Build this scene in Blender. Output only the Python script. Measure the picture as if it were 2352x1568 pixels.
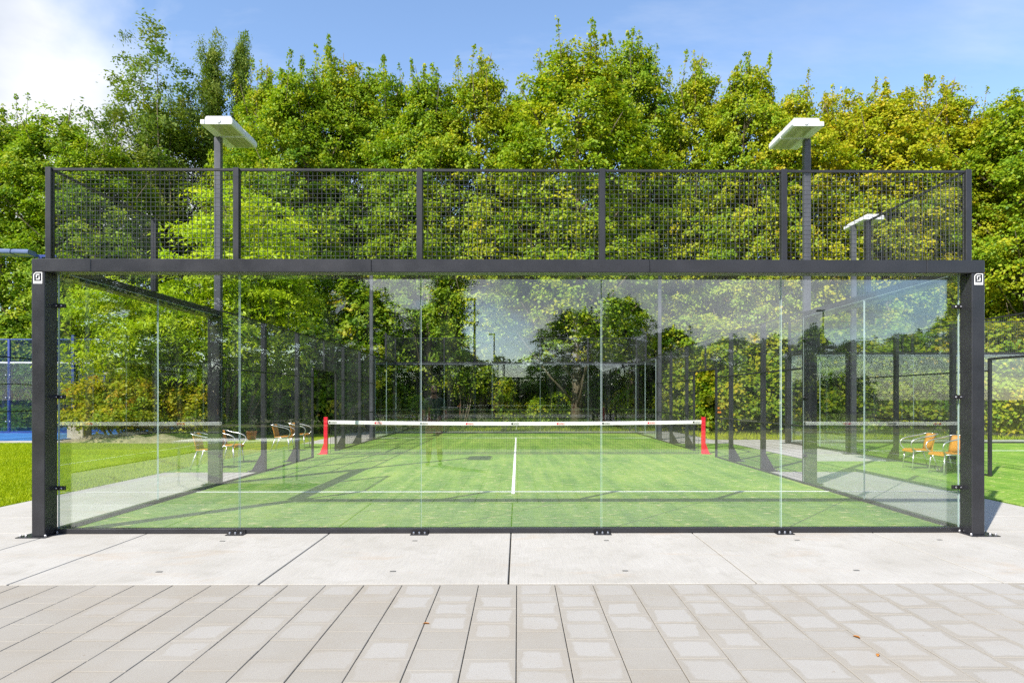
import bpy, bmesh, math, random
import numpy as np
from mathutils import Vector, Matrix

for o in list(bpy.data.objects):
    bpy.data.objects.remove(o, do_unlink=True)
scene = bpy.context.scene
COL = scene.collection
R = math.radians

# ------------------------------------------------------------------ camera
CAMX, CAMY, CAMZ = 0.0755, -7.24, 1.49
YAW = R(0.456)                       # turned a touch to the right
FPX, HORX, HORY = 1500.0, 1201.6, 913.4
cam_d = bpy.data.cameras.new('camera')
cam_d.sensor_width = 36.0
cam_d.lens = 36.0 * FPX / 2352.0
cam_d.shift_x = -25.6 / 2352.0
cam_d.shift_y = 129.4 / 2352.0
cam_d.clip_start = 0.05
cam_d.clip_end = 3000
cam = bpy.data.objects.new('camera', cam_d)
COL.objects.link(cam)
cam.location = (CAMX, CAMY, CAMZ)
cam.rotation_euler = (R(90), 0, -YAW)
scene.camera = cam


def at(x, y, d):
    """world point that stands d metres down the view axis at photo position x, y"""
    u, v = (x - HORX) / FPX, (HORY - y) / FPX
    s, c = math.sin(YAW), math.cos(YAW)
    return Vector((CAMX + d * (s + u * c), CAMY + d * (c - u * s), CAMZ + d * v))


# ------------------------------------------------------------------ world, sun, exposure
SUN_TO = Vector((-0.667, -0.80, 1.0)).normalized()
SUN_EL = math.asin(SUN_TO.z)
SUN_AZ = math.atan2(SUN_TO.x, SUN_TO.y)
world = bpy.data.worlds.new('World')
scene.world = world
world.use_nodes = True
wn, wl = world.node_tree.nodes, world.node_tree.links
wn.clear()
w_out = wn.new('ShaderNodeOutputWorld')
w_bg = wn.new('ShaderNodeBackground')
w_bg.inputs['Strength'].default_value = 0.14
sky = wn.new('ShaderNodeTexSky')
sky.sky_type = 'NISHITA'
sky.sun_disc = False
sky.sun_elevation = SUN_EL
sky.sun_rotation = SUN_AZ
sky.air_density = 1.0
sky.dust_density = 0.35
sky.ozone_density = 2.5
tc = wn.new('ShaderNodeTexCoord')
sep = wn.new('ShaderNodeSeparateXYZ')
wl.new(tc.outputs['Generated'], sep.inputs[0])


def wmath(op, a, b=None, c=None):
    n = wn.new('ShaderNodeMath')
    n.operation = op
    for i, v in enumerate((a, b, c)):
        if v is None:
            continue
        if isinstance(v, (int, float)):
            n.inputs[i].default_value = v
        else:
            wl.new(v, n.inputs[i])
    return n.outputs[0]


zc = wmath('MAXIMUM', sep.outputs[2], 0.0)
den = wmath('ADD', zc, 0.22)
px = wmath('DIVIDE', sep.outputs[0], den)
py = wmath('DIVIDE', sep.outputs[1], den)
comb = wn.new('ShaderNodeCombineXYZ')
wl.new(px, comb.inputs[0])
wl.new(py, comb.inputs[1])
CLOUD_OFF = (4.138, 26.3736, 2.76)
mp = wn.new('ShaderNodeMapping')
mp.inputs['Location'].default_value = CLOUD_OFF
mp.inputs['Rotation'].default_value = (0, 0, R(-53.65))
wl.new(comb.outputs[0], mp.inputs[0])
cn = wn.new('ShaderNodeTexNoise')
cn.inputs['Scale'].default_value = 0.62
cn.inputs['Detail'].default_value = 9
cn.inputs['Roughness'].default_value = 0.52
cn.inputs['Distortion'].default_value = 0.25
wl.new(mp.outputs[0], cn.inputs['Vector'])
cr = wn.new('ShaderNodeValToRGB')
cr.color_ramp.elements[0].position = 0.485
cr.color_ramp.elements[1].position = 0.575
cr.color_ramp.elements[0].color = (0, 0, 0, 1)
cr.color_ramp.elements[1].color = (1, 1, 1, 1)
wl.new(cn.outputs['Fac'], cr.inputs[0])
cn2 = wn.new('ShaderNodeTexNoise')
cn2.inputs['Scale'].default_value = 1.7
cn2.inputs['Detail'].default_value = 6
wl.new(mp.outputs[0], cn2.inputs['Vector'])
cc = wn.new('ShaderNodeValToRGB')
cc.color_ramp.elements[0].position = 0.35
cc.color_ramp.elements[1].position = 0.70
cc.color_ramp.elements[0].color = (2.3, 2.55, 3.0, 1)
cc.color_ramp.elements[1].color = (5.0, 5.0, 5.1, 1)
wl.new(cn2.outputs['Fac'], cc.inputs[0])
wisp = wn.new('ShaderNodeTexNoise')
wmp = wn.new('ShaderNodeMapping')
wmp.inputs['Location'].default_value = (4.0, 1.3, 0)
wmp.inputs['Rotation'].default_value = (0, 0, R(35))
wmp.inputs['Scale'].default_value = (1.0, 2.6, 1.0)
wl.new(comb.outputs[0], wmp.inputs[0])
wl.new(wmp.outputs[0], wisp.inputs['Vector'])
wisp.inputs['Scale'].default_value = 1.1
wisp.inputs['Detail'].default_value = 8
wisp.inputs['Roughness'].default_value = 0.6
wr = wn.new('ShaderNodeValToRGB')
wr.color_ramp.elements[0].position = 0.52
wr.color_ramp.elements[1].position = 0.80
wr.color_ramp.elements[1].color = (0.36, 0.36, 0.36, 1)
wl.new(wisp.outputs['Fac'], wr.inputs[0])
cover = wmath('MAXIMUM', cr.outputs[0], wr.outputs[0])
skyk = wn.new('ShaderNodeMix')
skyk.data_type = 'RGBA'
wl.new(cover, skyk.inputs[0])
wl.new(sky.outputs[0], skyk.inputs[6])
wl.new(cc.outputs[0], skyk.inputs[7])
wl.new(skyk.outputs[2], w_bg.inputs[0])
wl.new(w_bg.outputs[0], w_out.inputs[0])

sun_d = bpy.data.lights.new('sun', 'SUN')
sun_d.energy = 4.2
sun_d.angle = R(0.53)
sun_d.color = (1.0, 0.935, 0.83)
sun = bpy.data.objects.new('sun', sun_d)
COL.objects.link(sun)
sun.location = (-20, -25, 30)
sun.rotation_euler = (-SUN_TO).to_track_quat('-Z', 'Y').to_euler()

vs = scene.view_settings
vs.view_transform = 'Standard'
vs.look = 'None'
vs.gamma = 1.0
vs.use_curve_mapping = False
vs.exposure = 1.0

cy = scene.cycles
cy.use_denoising = False
try:
    cy.denoiser = 'OPENIMAGEDENOISE'
    cy.denoising_input_passes = 'RGB_ALBEDO_NORMAL'
except Exception:
    pass
cy.use_adaptive_sampling = True
cy.adaptive_threshold = 0.012
cy.max_bounces = 6
cy.diffuse_bounces = 2
cy.glossy_bounces = 2
cy.transmission_bounces = 4
cy.transparent_max_bounces = 24
cy.caustics_reflective = False
cy.caustics_refractive = False
cy.sample_clamp_indirect = 3.0

# ------------------------------------------------------------------ materials
MATS = {}


class NT:
    """small helper round a material's node tree"""

    def __init__(s, name):
        s.m = bpy.data.materials.new(name)
        s.m.use_nodes = True
        s.n, s.l = s.m.node_tree.nodes, s.m.node_tree.links
        s.n.clear()
        s.out = s.n.new('ShaderNodeOutputMaterial')
        MATS[name] = s.m

    def node(s, t, **kw):
        n = s.n.new(t)
        for k, v in kw.items():
            if isinstance(v, tuple) and k == 'inputs':
                pass
            setattr(n, k, v)
        return n

    def set(s, n, **kw):
        for k, v in kw.items():
            key = k.replace('_', ' ')
            if isinstance(v, bpy.types.NodeSocket):
                s.l.new(v, n.inputs[key])
            else:
                n.inputs[key].default_value = v
        return n

    def coord(s, which='Object', scale=(1, 1, 1), loc=(0, 0, 0)):
        t = s.n.new('ShaderNodeTexCoord')
        m = s.n.new('ShaderNodeMapping')
        m.inputs['Scale'].default_value = scale
        m.inputs['Location'].default_value = loc
        s.l.new(t.outputs[which], m.inputs[0])
        return m.outputs[0]

    def worldpos(s, scale=(1, 1, 1)):
        g = s.n.new('ShaderNodeNewGeometry')
        m = s.n.new('ShaderNodeMapping')
        m.inputs['Scale'].default_value = scale
        s.l.new(g.outputs['Position'], m.inputs[0])
        return m.outputs[0]

    def noise(s, vec, scale, detail=4, rough=0.5, dist=0.0):
        n = s.n.new('ShaderNodeTexNoise')
        s.l.new(vec, n.inputs['Vector'])
        n.inputs['Scale'].default_value = scale
        n.inputs['Detail'].default_value = detail
        n.inputs['Roughness'].default_value = rough
        n.inputs['Distortion'].default_value = dist
        return n.outputs['Fac']

    def ramp(s, fac, stops, interp='LINEAR'):
        n = s.n.new('ShaderNodeValToRGB')
        e = n.color_ramp.elements
        n.color_ramp.interpolation = interp
        while len(e) < len(stops):
            e.new(0.5)
        for i, (p, c) in enumerate(stops):
            e[i].position = p
            e[i].color = (c, c, c, 1) if isinstance(c, (int, float)) else (*c, 1)
        s.l.new(fac, n.inputs[0])
        return n.outputs[0]

    def mix(s, fac, a, b, blend='MIX'):
        n = s.n.new('ShaderNodeMix')
        n.data_type = 'RGBA'
        n.blend_type = blend
        for i, v in ((0, fac), (6, a), (7, b)):
            if isinstance(v, bpy.types.NodeSocket):
                s.l.new(v, n.inputs[i])
            elif isinstance(v, (int, float)):
                n.inputs[i].default_value = v if i == 0 else (v, v, v, 1)
            else:
                n.inputs[i].default_value = (*v, 1)
        return n.outputs[2]

    def math(s, op, a, b=None, c=None, clamp=False):
        n = s.n.new('ShaderNodeMath')
        n.operation = op
        n.use_clamp = clamp
        for i, v in enumerate((a, b, c)):
            if v is None:
                continue
            if isinstance(v, (int, float)):
                n.inputs[i].default_value = v
            else:
                s.l.new(v, n.inputs[i])
        return n.outputs[0]

    def bump(s, h, strength=0.3, dist=0.01):
        n = s.n.new('ShaderNodeBump')
        n.inputs['Strength'].default_value = strength
        n.inputs['Distance'].default_value = dist
        s.l.new(h, n.inputs['Height'])
        return n.outputs[0]

    def bsdf(s, color, rough=0.5, metal=0.0, normal=None, spec=0.5):
        b = s.n.new('ShaderNodeBsdfPrincipled')
        for k, v in (('Base Color', color), ('Roughness', rough), ('Metallic', metal), ('Specular IOR Level', spec)):
            if isinstance(v, bpy.types.NodeSocket):
                s.l.new(v, b.inputs[k])
            elif k == 'Base Color':
                b.inputs[k].default_value = (*v, 1)
            else:
                b.inputs[k].default_value = v
        if normal is not None:
            s.l.new(normal, b.inputs['Normal'])
        s.l.new(b.outputs[0], s.out.inputs[0])
        return b


def m_paint(name, col, rough=0.35, var=0.25, spec=0.5):
    t = NT(name)
    v = t.worldpos()
    n1 = t.noise(v, 3.0, 5, 0.6)
    n2 = t.noise(v, 60.0, 3, 0.6)
    f = t.math('ADD', t.math('MULTIPLY', n1, 0.92), t.math('MULTIPLY', n2, 0.08))
    lo = tuple(c * (1 - var) for c in col)
    hi = tuple(min(1, c * (1 + var)) for c in col)
    c = t.ramp(f, [(0.3, lo), (0.7, hi)])
    r = t.ramp(n1, [(0.3, rough * 0.85), (0.75, rough * 1.2)])
    t.bsdf(c, r, 0, t.bump(n2, 0.03, 0.0006), spec)
    return t.m


m_paint('anthracite', (0.022, 0.0225, 0.027), 0.32)
m_paint('mast_grey', (0.07, 0.073, 0.088), 0.3)
m_paint('black_steel', (0.012, 0.012, 0.014), 0.4)
m_paint('wire_dark', (0.06, 0.063, 0.068), 0.4, spec=0.5)
m_paint('wire_blue', (0.03, 0.07, 0.22), 0.45)
m_paint('blue_paint', (0.045, 0.075, 0.30), 0.35)
m_paint('red_paint', (0.62, 0.012, 0.035), 0.35, 0.15)
m_paint('lamp_white', (0.62, 0.63, 0.66), 0.4, 0.08)
m_paint('lamp_blue', (0.09, 0.13, 0.26), 0.35, 0.1)
m_paint('band_white', (0.80, 0.79, 0.77), 0.6, 0.05)
m_paint('print_black', (0.015, 0.015, 0.02), 0.6)
m_paint('print_red', (0.66, 0.02, 0.06), 0.6)
m_paint('sticker_white', (0.78, 0.78, 0.78), 0.5, 0.04)
m_paint('orange_plastic', (0.75, 0.25, 0.015), 0.45, 0.15)
m_paint('line_white', (0.78, 0.79, 0.76), 0.8, 0.07)
m_paint('net_string', (0.02, 0.024, 0.02), 0.7)
m_paint('dead_leaf', (0.42, 0.16, 0.02), 0.7, 0.3)
m_paint('plug_grey', (0.12, 0.12, 0.115), 0.8)
m_paint('grey_metal', (0.10, 0.10, 0.11), 0.4)
m_paint('stone_block', (0.45, 0.40, 0.33), 0.85)

t = NT('bolt_steel')
t.bsdf((0.55, 0.55, 0.57), 0.28, 0.9)
t = NT('aluminium')
v = t.coord('Object')
t.bsdf(t.ramp(t.noise(v, 20, 3), [(0.3, (0.62, 0.62, 0.63)), (0.7, (0.78, 0.78, 0.79))]), 0.28, 0.85)

t = NT('lamp_lens')
v = t.coord('Object')
st = t.noise(t.coord('Object', (14, 1, 1)), 1.0, 2)
t.bsdf(t.ramp(st, [(0.35, (0.30, 0.31, 0.19)), (0.65, (0.46, 0.45, 0.32))]), 0.15)

# woven resin strands of the chairs
t = NT('woven_resin')
v = t.coord('Object', (1, 1, 1))
wv = t.node('ShaderNodeTexWave')
t.l.new(v, wv.inputs[0])
wv.inputs['Scale'].default_value = 38
wv.inputs['Distortion'].default_value = 0.4
wv2 = t.node('ShaderNodeTexWave', bands_direction='Y')
t.l.new(v, wv2.inputs[0])
wv2.inputs['Scale'].default_value = 38
f = t.math('MULTIPLY', wv.outputs['Fac'], wv2.outputs['Fac'])
t.bsdf(t.ramp(f, [(0.0, (0.5, 0.2, 0.02)), (0.5, (0.82, 0.40, 0.06))]), 0.5, 0, t.bump(f, 0.4, 0.004))


def m_glass(name, tint, f0):
    t = NT(name)
    lw = t.node('ShaderNodeLayerWeight')
    lw.inputs['Blend'].default_value = 0.5
    p = t.math('POWER', lw.outputs['Facing'], 5.0)
    fac = t.math('ADD', t.math('MULTIPLY', p, 1 - f0), f0)
    tr = t.node('ShaderNodeBsdfTransparent')
    smear = t.noise(t.worldpos((1, 1, 0.25)), 1.3, 4, 0.6)
    tr_c = t.ramp(smear, [(0.3, tint), (0.75, tuple(min(1, c * 1.02) for c in tint))])
    t.l.new(tr_c, tr.inputs[0])
    gl = t.node('ShaderNodeBsdfGlossy')
    gl.inputs['Roughness'].default_value = 0.0
    gl.inputs[0].default_value = (0.97, 1.0, 1.0, 1)
    mx = t.node('ShaderNodeMixShader')
    t.l.new(fac, mx.inputs[0])
    t.l.new(tr.outputs[0], mx.inputs[1])
    t.l.new(gl.outputs[0], mx.inputs[2])
    # dust, dried rain and ball marks
    dust = t.noise(t.worldpos((5, 5, 0.5)), 1.6, 6, 0.7, 0.3)
    ball = t.noise(t.worldpos((1, 1, 1)), 2.3, 3, 0.5, 0.8)
    k = t.math('ADD', t.ramp(dust, [(0.50, 0.0), (0.80, 0.016)]), t.ramp(ball, [(0.66, 0.0), (0.72, 0.008)]))
    df = t.node('ShaderNodeBsdfDiffuse')
    df.inputs[0].default_value = (0.55, 0.58, 0.58, 1)
    m2 = t.node('ShaderNodeMixShader')
    t.l.new(k, m2.inputs[0])
    t.l.new(mx.outputs[0], m2.inputs[1])
    t.l.new(df.outputs[0], m2.inputs[2])
    t.l.new(m2.outputs[0], t.out.inputs[0])


m_glass('glass_blue', (0.62, 0.76, 0.92), 0.03)
m_glass('glass_face', (0.975, 0.993, 0.986), 0.115)
t = NT('glass_edge')
b = t.bsdf((0.44, 0.56, 0.56), 0.25)
b.inputs['Transmission Weight'].default_value = 0.15

# concrete slabs, broom finish running down the court's axis
t = NT('concrete')
v = t.worldpos()
brush = t.noise(t.worldpos((26, 0.9, 1)), 3.0, 4, 0.65)
cloud = t.noise(v, 0.9, 5, 0.6)
fine = t.noise(v, 85, 3, 0.6)
stain = t.noise(t.worldpos((0.8, 2.2, 1)), 1.1, 4, 0.65, 0.6)
c = t.ramp(cloud, [(0.3, (0.36, 0.343, 0.31)), (0.7, (0.44, 0.426, 0.40))])
c = t.mix(t.ramp(brush, [(0.35, 0.22), (0.55, 0.0)]), c, (0.235, 0.23, 0.22))
c = t.mix(t.ramp(stain, [(0.58, 0.0), (0.72, 0.40)]), c, (0.38, 0.29, 0.20))
grime = t.noise(v, 3.4, 6, 0.7, 0.4)
c = t.mix(t.ramp(grime, [(0.52, 0.0), (0.72, 0.45)]), c, (0.27, 0.255, 0.22))
c = t.mix(t.ramp(fine, [(0.25, 0.35), (0.42, 0.0)]), c, (0.20, 0.195, 0.185))
t.bsdf(c, 0.85, 0, t.bump(t.math('ADD', brush, t.math('MULTIPLY', fine, 0.4)), 0.22, 0.006), 0.3)

# paving stones: sand grey with pale dried islands on some stones
t = NT('paver')
oi = t.node('ShaderNodeObjectInfo')
g = t.node('ShaderNodeTexCoord')
wpos = t.worldpos()
sx = t.node('ShaderNodeSeparateXYZ')
nz = t.noise(wpos, 3.3, 5, 0.55)
nz2 = t.noise(t.worldpos((1, 1, 1)), 9.0, 2, 0.5)
t.l.new(g.outputs['Generated'], sx.inputs[0])
ax = t.math('ABSOLUTE', t.math('SUBTRACT', sx.outputs[0], 0.5))
ay = t.math('ABSOLUTE', t.math('SUBTRACT', sx.outputs[1], 0.5))
box = t.math('MAXIMUM', ax, ay)
box = t.math('ADD', box, t.math('MULTIPLY', t.math('SUBTRACT', nz, 0.5), 0.42))
box = t.math('ADD', box, t.math('MULTIPLY', t.math('SUBTRACT', oi.outputs['Random'], 0.5), 0.10))
isl = t.ramp(box, [(0.37, 1.0), (0.42, 0.0)])
sp = t.node('ShaderNodeSeparateXYZ')
t.l.new(wpos, sp.inputs[0])
side = t.math('ADD', t.math('MULTIPLY', sp.outputs[0], 0.16), t.math('MULTIPLY', oi.outputs['Random'], 1.0))
isl = t.math('MULTIPLY', isl, t.ramp(side, [(0.18, 0.10), (0.75, 0.85)]))
cl = t.noise(wpos, 1.6, 4, 0.6)
base = t.ramp(cl, [(0.3, (0.268, 0.248, 0.215)), (0.7, (0.302, 0.287, 0.26))])
base = t.mix(t.math('MULTIPLY', oi.outputs['Random'], 0.35), base, (0.322, 0.295, 0.255))
c = t.mix(isl, base, (0.345, 0.334, 0.315))
dirt = t.noise(wpos, 1.1, 6, 0.7, 0.5)
c = t.mix(t.ramp(dirt, [(0.50, 0.0), (0.75, 0.4)]), c, (0.275, 0.235, 0.185))
fine = t.noise(wpos, 140, 3, 0.65)
c = t.mix(t.ramp(fine, [(0.3, 0.30), (0.5, 0.0)]), c, (0.17, 0.155, 0.13))
spot = t.noise(wpos, 22, 2, 0.5)
c = t.mix(t.ramp(spot, [(0.72, 0.0), (0.78, 0.5)]), c, (0.19, 0.14, 0.09))
t.bsdf(c, 0.88, 0, t.bump(fine, 0.25, 0.004), 0.3)

t = NT('joint_sand')
v = t.worldpos()
t.bsdf(t.ramp(t.noise(v, 40, 4, 0.7), [(0.3, (0.10, 0.085, 0.06)), (0.7, (0.22, 0.19, 0.14))]), 0.95)


def m_turf(name, lo, mid, hi, sandy, sand_amt):
    t = NT(name)
    v = t.worldpos()
    fib = t.noise(t.worldpos((1.0, 1.0, 1)), 90, 4, 0.8)
    streak = t.noise(t.worldpos((0.8, 4.5, 1)), 3.2, 5, 0.65, 0.3)
    lanes = t.noise(t.worldpos((3.2, 0.22, 1)), 1.4, 4, 0.6)
    big = t.noise(v, 0.45, 3, 0.5)
    f = t.math('ADD', t.math('MULTIPLY', streak, 0.40), t.math('ADD', t.math('MULTIPLY', lanes, 0.35), t.math('MULTIPLY', big, 0.25)))
    c = t.ramp(f, [(0.40, lo), (0.5, mid), (0.60, hi)])
    c = t.mix(t.ramp(fib, [(0.36, 0.7), (0.6, 0.0)]), c, tuple(x * 0.45 for x in lo))
    sp = t.noise(t.worldpos((2.2, 6.0, 1)), 2.6, 5, 0.65, 0.5)
    c = t.mix(t.ramp(sp, [(0.59, 0.0), (0.65, sand_amt)]), c, sandy)
    t.bsdf(c, 0.9, 0, t.bump(fib, 0.6, 0.012), 0.2)


m_turf('turf_green', (0.09, 0.22, 0.022), (0.185, 0.345, 0.040), (0.32, 0.455, 0.072), (0.56, 0.50, 0.24), 0.9)
m_turf('turf_blue', (0.03, 0.15, 0.42), (0.045, 0.2, 0.52), (0.1, 0.28, 0.58), (0.3, 0.42, 0.55), 0.3)

t = NT('soil')
v = t.worldpos()
a = t.noise(v, 0.35, 5, 0.6)
b2 = t.noise(v, 9, 5, 0.7)
c = t.ramp(a, [(0.35, (0.060, 0.075, 0.018)), (0.5, (0.12, 0.13, 0.03)), (0.68, (0.21, 0.19, 0.07))])
c = t.mix(t.ramp(b2, [(0.35, 0.6), (0.6, 0.0)]), c, (0.045, 0.04, 0.02))
t.bsdf(c, 0.95, 0, t.bump(b2, 0.7, 0.05), 0.2)

t = NT('lawn_soil')
v = t.worldpos()
a = t.noise(v, 0.8, 5, 0.6)
b2 = t.noise(v, 30, 4, 0.7)
c = t.ramp(a, [(0.3, (0.19, 0.29, 0.006)), (0.55, (0.27, 0.36, 0.008)), (0.75, (0.36, 0.39, 0.012))])
c = t.mix(t.ramp(b2, [(0.3, 0.5), (0.6, 0.0)]), c, (0.045, 0.085, 0.008))
t.bsdf(c, 0.95, 0, t.bump(b2, 0.8, 0.04), 0.2)

t = NT('bare_earth')
v = t.worldpos()
b2 = t.noise(v, 6, 6, 0.7)
c = t.ramp(b2, [(0.3, (0.13, 0.115, 0.06)), (0.6, (0.34, 0.29, 0.185))])
t.bsdf(c, 0.95, 0, t.bump(b2, 0.9, 0.08), 0.2)

t = NT('bark')
v = t.coord('Object', (6, 6, 1.2))
b2 = t.noise(v, 3, 6, 0.7)
t.bsdf(t.ramp(b2, [(0.3, (0.07, 0.055, 0.035)), (0.7, (0.22, 0.185, 0.125))]), 0.9, 0, t.bump(b2, 0.8, 0.03), 0.2)


def m_leaf(name, stops, trans=0.40, gloss=0.025):
    """leaf colour runs along a ramp; 'tint' differs per spray and leaf, 'tone' per plant"""
    t = NT(name)
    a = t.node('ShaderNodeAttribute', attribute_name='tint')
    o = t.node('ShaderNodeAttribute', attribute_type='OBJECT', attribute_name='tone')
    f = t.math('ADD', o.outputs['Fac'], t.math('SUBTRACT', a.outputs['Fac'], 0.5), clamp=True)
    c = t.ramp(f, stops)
    d = t.node('ShaderNodeBsdfDiffuse')
    t.l.new(c, d.inputs[0])
    tr = t.node('ShaderNodeBsdfTranslucent')
    ct = t.mix(1.0, c, (1.15, 1.2, 0.55), 'MULTIPLY')
    t.l.new(ct, tr.inputs[0])
    m1 = t.node('ShaderNodeMixShader')
    m1.inputs[0].default_value = trans
    t.l.new(d.outputs[0], m1.inputs[1])
    t.l.new(tr.outputs[0], m1.inputs[2])
    g = t.node('ShaderNodeBsdfGlossy')
    g.inputs['Roughness'].default_value = 0.5
    g.inputs[0].default_value = (0.55, 0.6, 0.5, 1)
    m2 = t.node('ShaderNodeMixShader')
    m2.inputs[0].default_value = gloss
    t.l.new(m1.outputs[0], m2.inputs[1])
    t.l.new(g.outputs[0], m2.inputs[2])
    t.l.new(m2.outputs[0], t.out.inputs[0])


m_leaf('leaf', [(0.0, (0.03, 0.080, 0.012)), (0.25, (0.085, 0.200, 0.013)), (0.5, (0.235, 0.345, 0.014)),
                (0.72, (0.43, 0.41, 0.015)), (0.88, (0.55, 0.37, 0.02)), (1.0, (0.55, 0.2, 0.02))])
m_leaf('leaf_lime', [(0.0, (0.08, 0.22, 0.012)), (0.5, (0.32, 0.49, 0.014)), (1.0, (0.55, 0.6, 0.02))], 0.38)
m_leaf('leaf_willow', [(0.0, (0.04, 0.11, 0.025)), (0.5, (0.13, 0.22, 0.03)), (1.0, (0.33, 0.33, 0.04))], 0.38)
m_leaf('grass_blade', [(0.0, (0.12, 0.22, 0.004)), (0.5, (0.33, 0.43, 0.006)), (1.0, (0.5, 0.5, 0.02))], 0.3, 0.02)


# ------------------------------------------------------------------ mesh helpers
class MB:
    def __init__(s):
        s.v, s.f, s.mi = [], [], []

    def quad(s, pts, m=0):
        i = len(s.v)
        s.v += [tuple(p) for p in pts]
        s.f.append(tuple(range(i, i + len(pts))))
        s.mi.append(m)
        return s

    def box(s, x0, x1, y0, y1, z0, z1, m=0, bev=0.0):
        if bev <= 0:
            i = len(s.v)
            s.v += [(x0, y0, z0), (x1, y0, z0), (x1, y1, z0), (x0, y1, z0),
                    (x0, y0, z1), (x1, y0, z1), (x1, y1, z1), (x0, y1, z1)]
            for q in ((0, 3, 2, 1), (4, 5, 6, 7), (0, 1, 5, 4), (1, 2, 6, 5), (2, 3, 7, 6), (3, 0, 4, 7)):
                s.f.append(tuple(i + k for k in q))
                s.mi.append(m)
            return s
        bm = bmesh.new()
        bmesh.ops.create_cube(bm, size=1.0)
        for v in bm.verts:
            v.co = Vector(((x0 + x1) / 2 + v.co.x * (x1 - x0), (y0 + y1) / 2 + v.co.y * (y1 - y0), (z0 + z1) / 2 + v.co.z * (z1 - z0)))
        bmesh.ops.bevel(bm, geom=list(bm.edges), offset=bev, segments=1, affect='EDGES', profile=0.5)
        s.add_bm(bm, m)
        bm.free()
        return s

    def add_bm(s, bm, m=0):
        i = len(s.v)
        bm.verts.index_update()
        s.v += [tuple(v.co) for v in bm.verts]
        for f in bm.faces:
            s.f.append(tuple(i + v.index for v in f.verts))
            s.mi.append(m)

    def prism(s, poly, a0, a1, axis='y', m=0):
        """poly: list of 2-D points; extruded from a0 to a1 along the axis"""
        def p(u, w, a):
            return {'y': (u, a, w), 'x': (a, u, w), 'z': (u, w, a)}[axis]
        n = len(poly)
        i = len(s.v)
        s.v += [p(u, w, a0) for u, w in poly] + [p(u, w, a1) for u, w in poly]
        s.f.append(tuple(i + k for k in range(n)))
        s.f.append(tuple(i + n + k for k in reversed(range(n))))
        s.mi += [m, m]
        for k in range(n):
            s.f.append((i + k, i + n + k, i + n + (k + 1) % n, i + (k + 1) % n))
            s.mi.append(m)
        return s

    def tube(s, pts, r, n=8, m=0, cap=True):
        pts = [Vector(p) for p in pts]
        rs = r if isinstance(r, (list, tuple)) else [r] * len(pts)
        i0 = len(s.v)
        up = None
        for k, p in enumerate(pts):
            tdir = (pts[min(k + 1, len(pts) - 1)] - pts[max(k - 1, 0)]).normalized()
            if up is None:
                up = tdir.orthogonal().normalized()
            side = tdir.cross(up)
            if side.length < 1e-5:
                side = tdir.orthogonal()
            side.normalize()
            up = side.cross(tdir).normalized()
            for j in range(n):
                a = 2 * math.pi * j / n
                s.v.append(tuple(p + (side * math.cos(a) + up * math.sin(a)) * rs[k]))
        for k in range(len(pts) - 1):
            for j in range(n):
                a, b = i0 + k * n + j, i0 + k * n + (j + 1) % n
                s.f.append((a, b, b + n, a + n))
                s.mi.append(m)
        if cap:
            s.f.append(tuple(i0 + j for j in reversed(range(n))))
            s.f.append(tuple(i0 + (len(pts) - 1) * n + j for j in range(n)))
            s.mi += [m, m]
        return s

    def wire(s, a, b, r):
        """square wire between two points, open ended"""
        a, b = Vector(a), Vector(b)
        d = (b - a).normalized()
        u = d.orthogonal().normalized()
        w = d.cross(u)
        i = len(s.v)
        for p in (a, b):
            for k in range(4):
                an = math.pi / 4 + k * math.pi / 2
                s.v.append(tuple(p + (u * math.cos(an) + w * math.sin(an)) * r))
        for k in range(4):
            s.f.append((i + k, i + (k + 1) % 4, i + 4 + (k + 1) % 4, i + 4 + k))
            s.mi.append(0)
        return s

    def mesh(s, name, mats, smooth=False):
        me = bpy.data.meshes.new(name)
        me.from_pydata(s.v, [], s.f)
        for m in (mats if isinstance(mats, (list, tuple)) else [mats]):
            me.materials.append(MATS[m])
        me.polygons.foreach_set('material_index', s.mi)
        if smooth:
            me.polygons.foreach_set('use_smooth', [True] * len(s.f))
        me.update()
        return me

    def build(s, name, mats, parent=None, smooth=False, loc=None):
        return obj(name, s.mesh(name, mats, smooth), parent, loc)


def obj(name, me, parent=None, loc=None):
    o = bpy.data.objects.new(name, me)
    COL.objects.link(o)
    if parent is not None:
        o.parent = parent
    if loc is not None:
        o.location = loc
    return o


def tag(o, label, cat, group=None):
    o['label'] = label
    o['category'] = cat
    if group:
        o['group'] = group
    return o


def thing(name, label, cat, loc=(0, 0, 0), rz=0.0, group=None):
    o = bpy.data.objects.new(name, None)
    o.empty_display_size = 0.2
    COL.objects.link(o)
    o.location = loc
    o.rotation_euler = (0, 0, rz)
    return tag(o, label, cat, group)


def structure(o):
    o['kind'] = 'structure'
    return o


def stuff(o):
    o['kind'] = 'stuff'
    return o


def copy_tree(o, parent=None):
    c = o.copy()
    COL.objects.link(c)
    c.parent = parent
    for ch in o.children:
        copy_tree(ch, c)
    return c


# ------------------------------------------------------------------ ground, paving, turf
ground = MB().quad([(-400, -400, -0.05), (400, -400, -0.05), (400, 400, -0.05), (-400, 400, -0.05)]).build('ground', 'soil')
structure(ground)

lawn = structure(MB().quad([(-60, -12, -0.012), (-7.02, -12, -0.012), (-7.02, 22.4, -0.012), (-12.2, 22.4, -0.012), (-12.2, 14.9, -0.012), (-60, 14.9, -0.012)]).build('lawn', 'lawn_soil'))

# concrete apron: separate slabs with open joints
apron = structure(MB().box(-7.0, 7.0, -2.0, 22.0, -0.20, -0.022).build('concrete_apron', 'joint_sand'))


def slab(x0, x1, y0, y1, parent=apron, g=0.007):
    return MB().box(x0 + g, x1 - g, y0 + g, y1 - g, -0.021, 0.0, bev=0.004).build('slab', 'concrete', parent)


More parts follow.
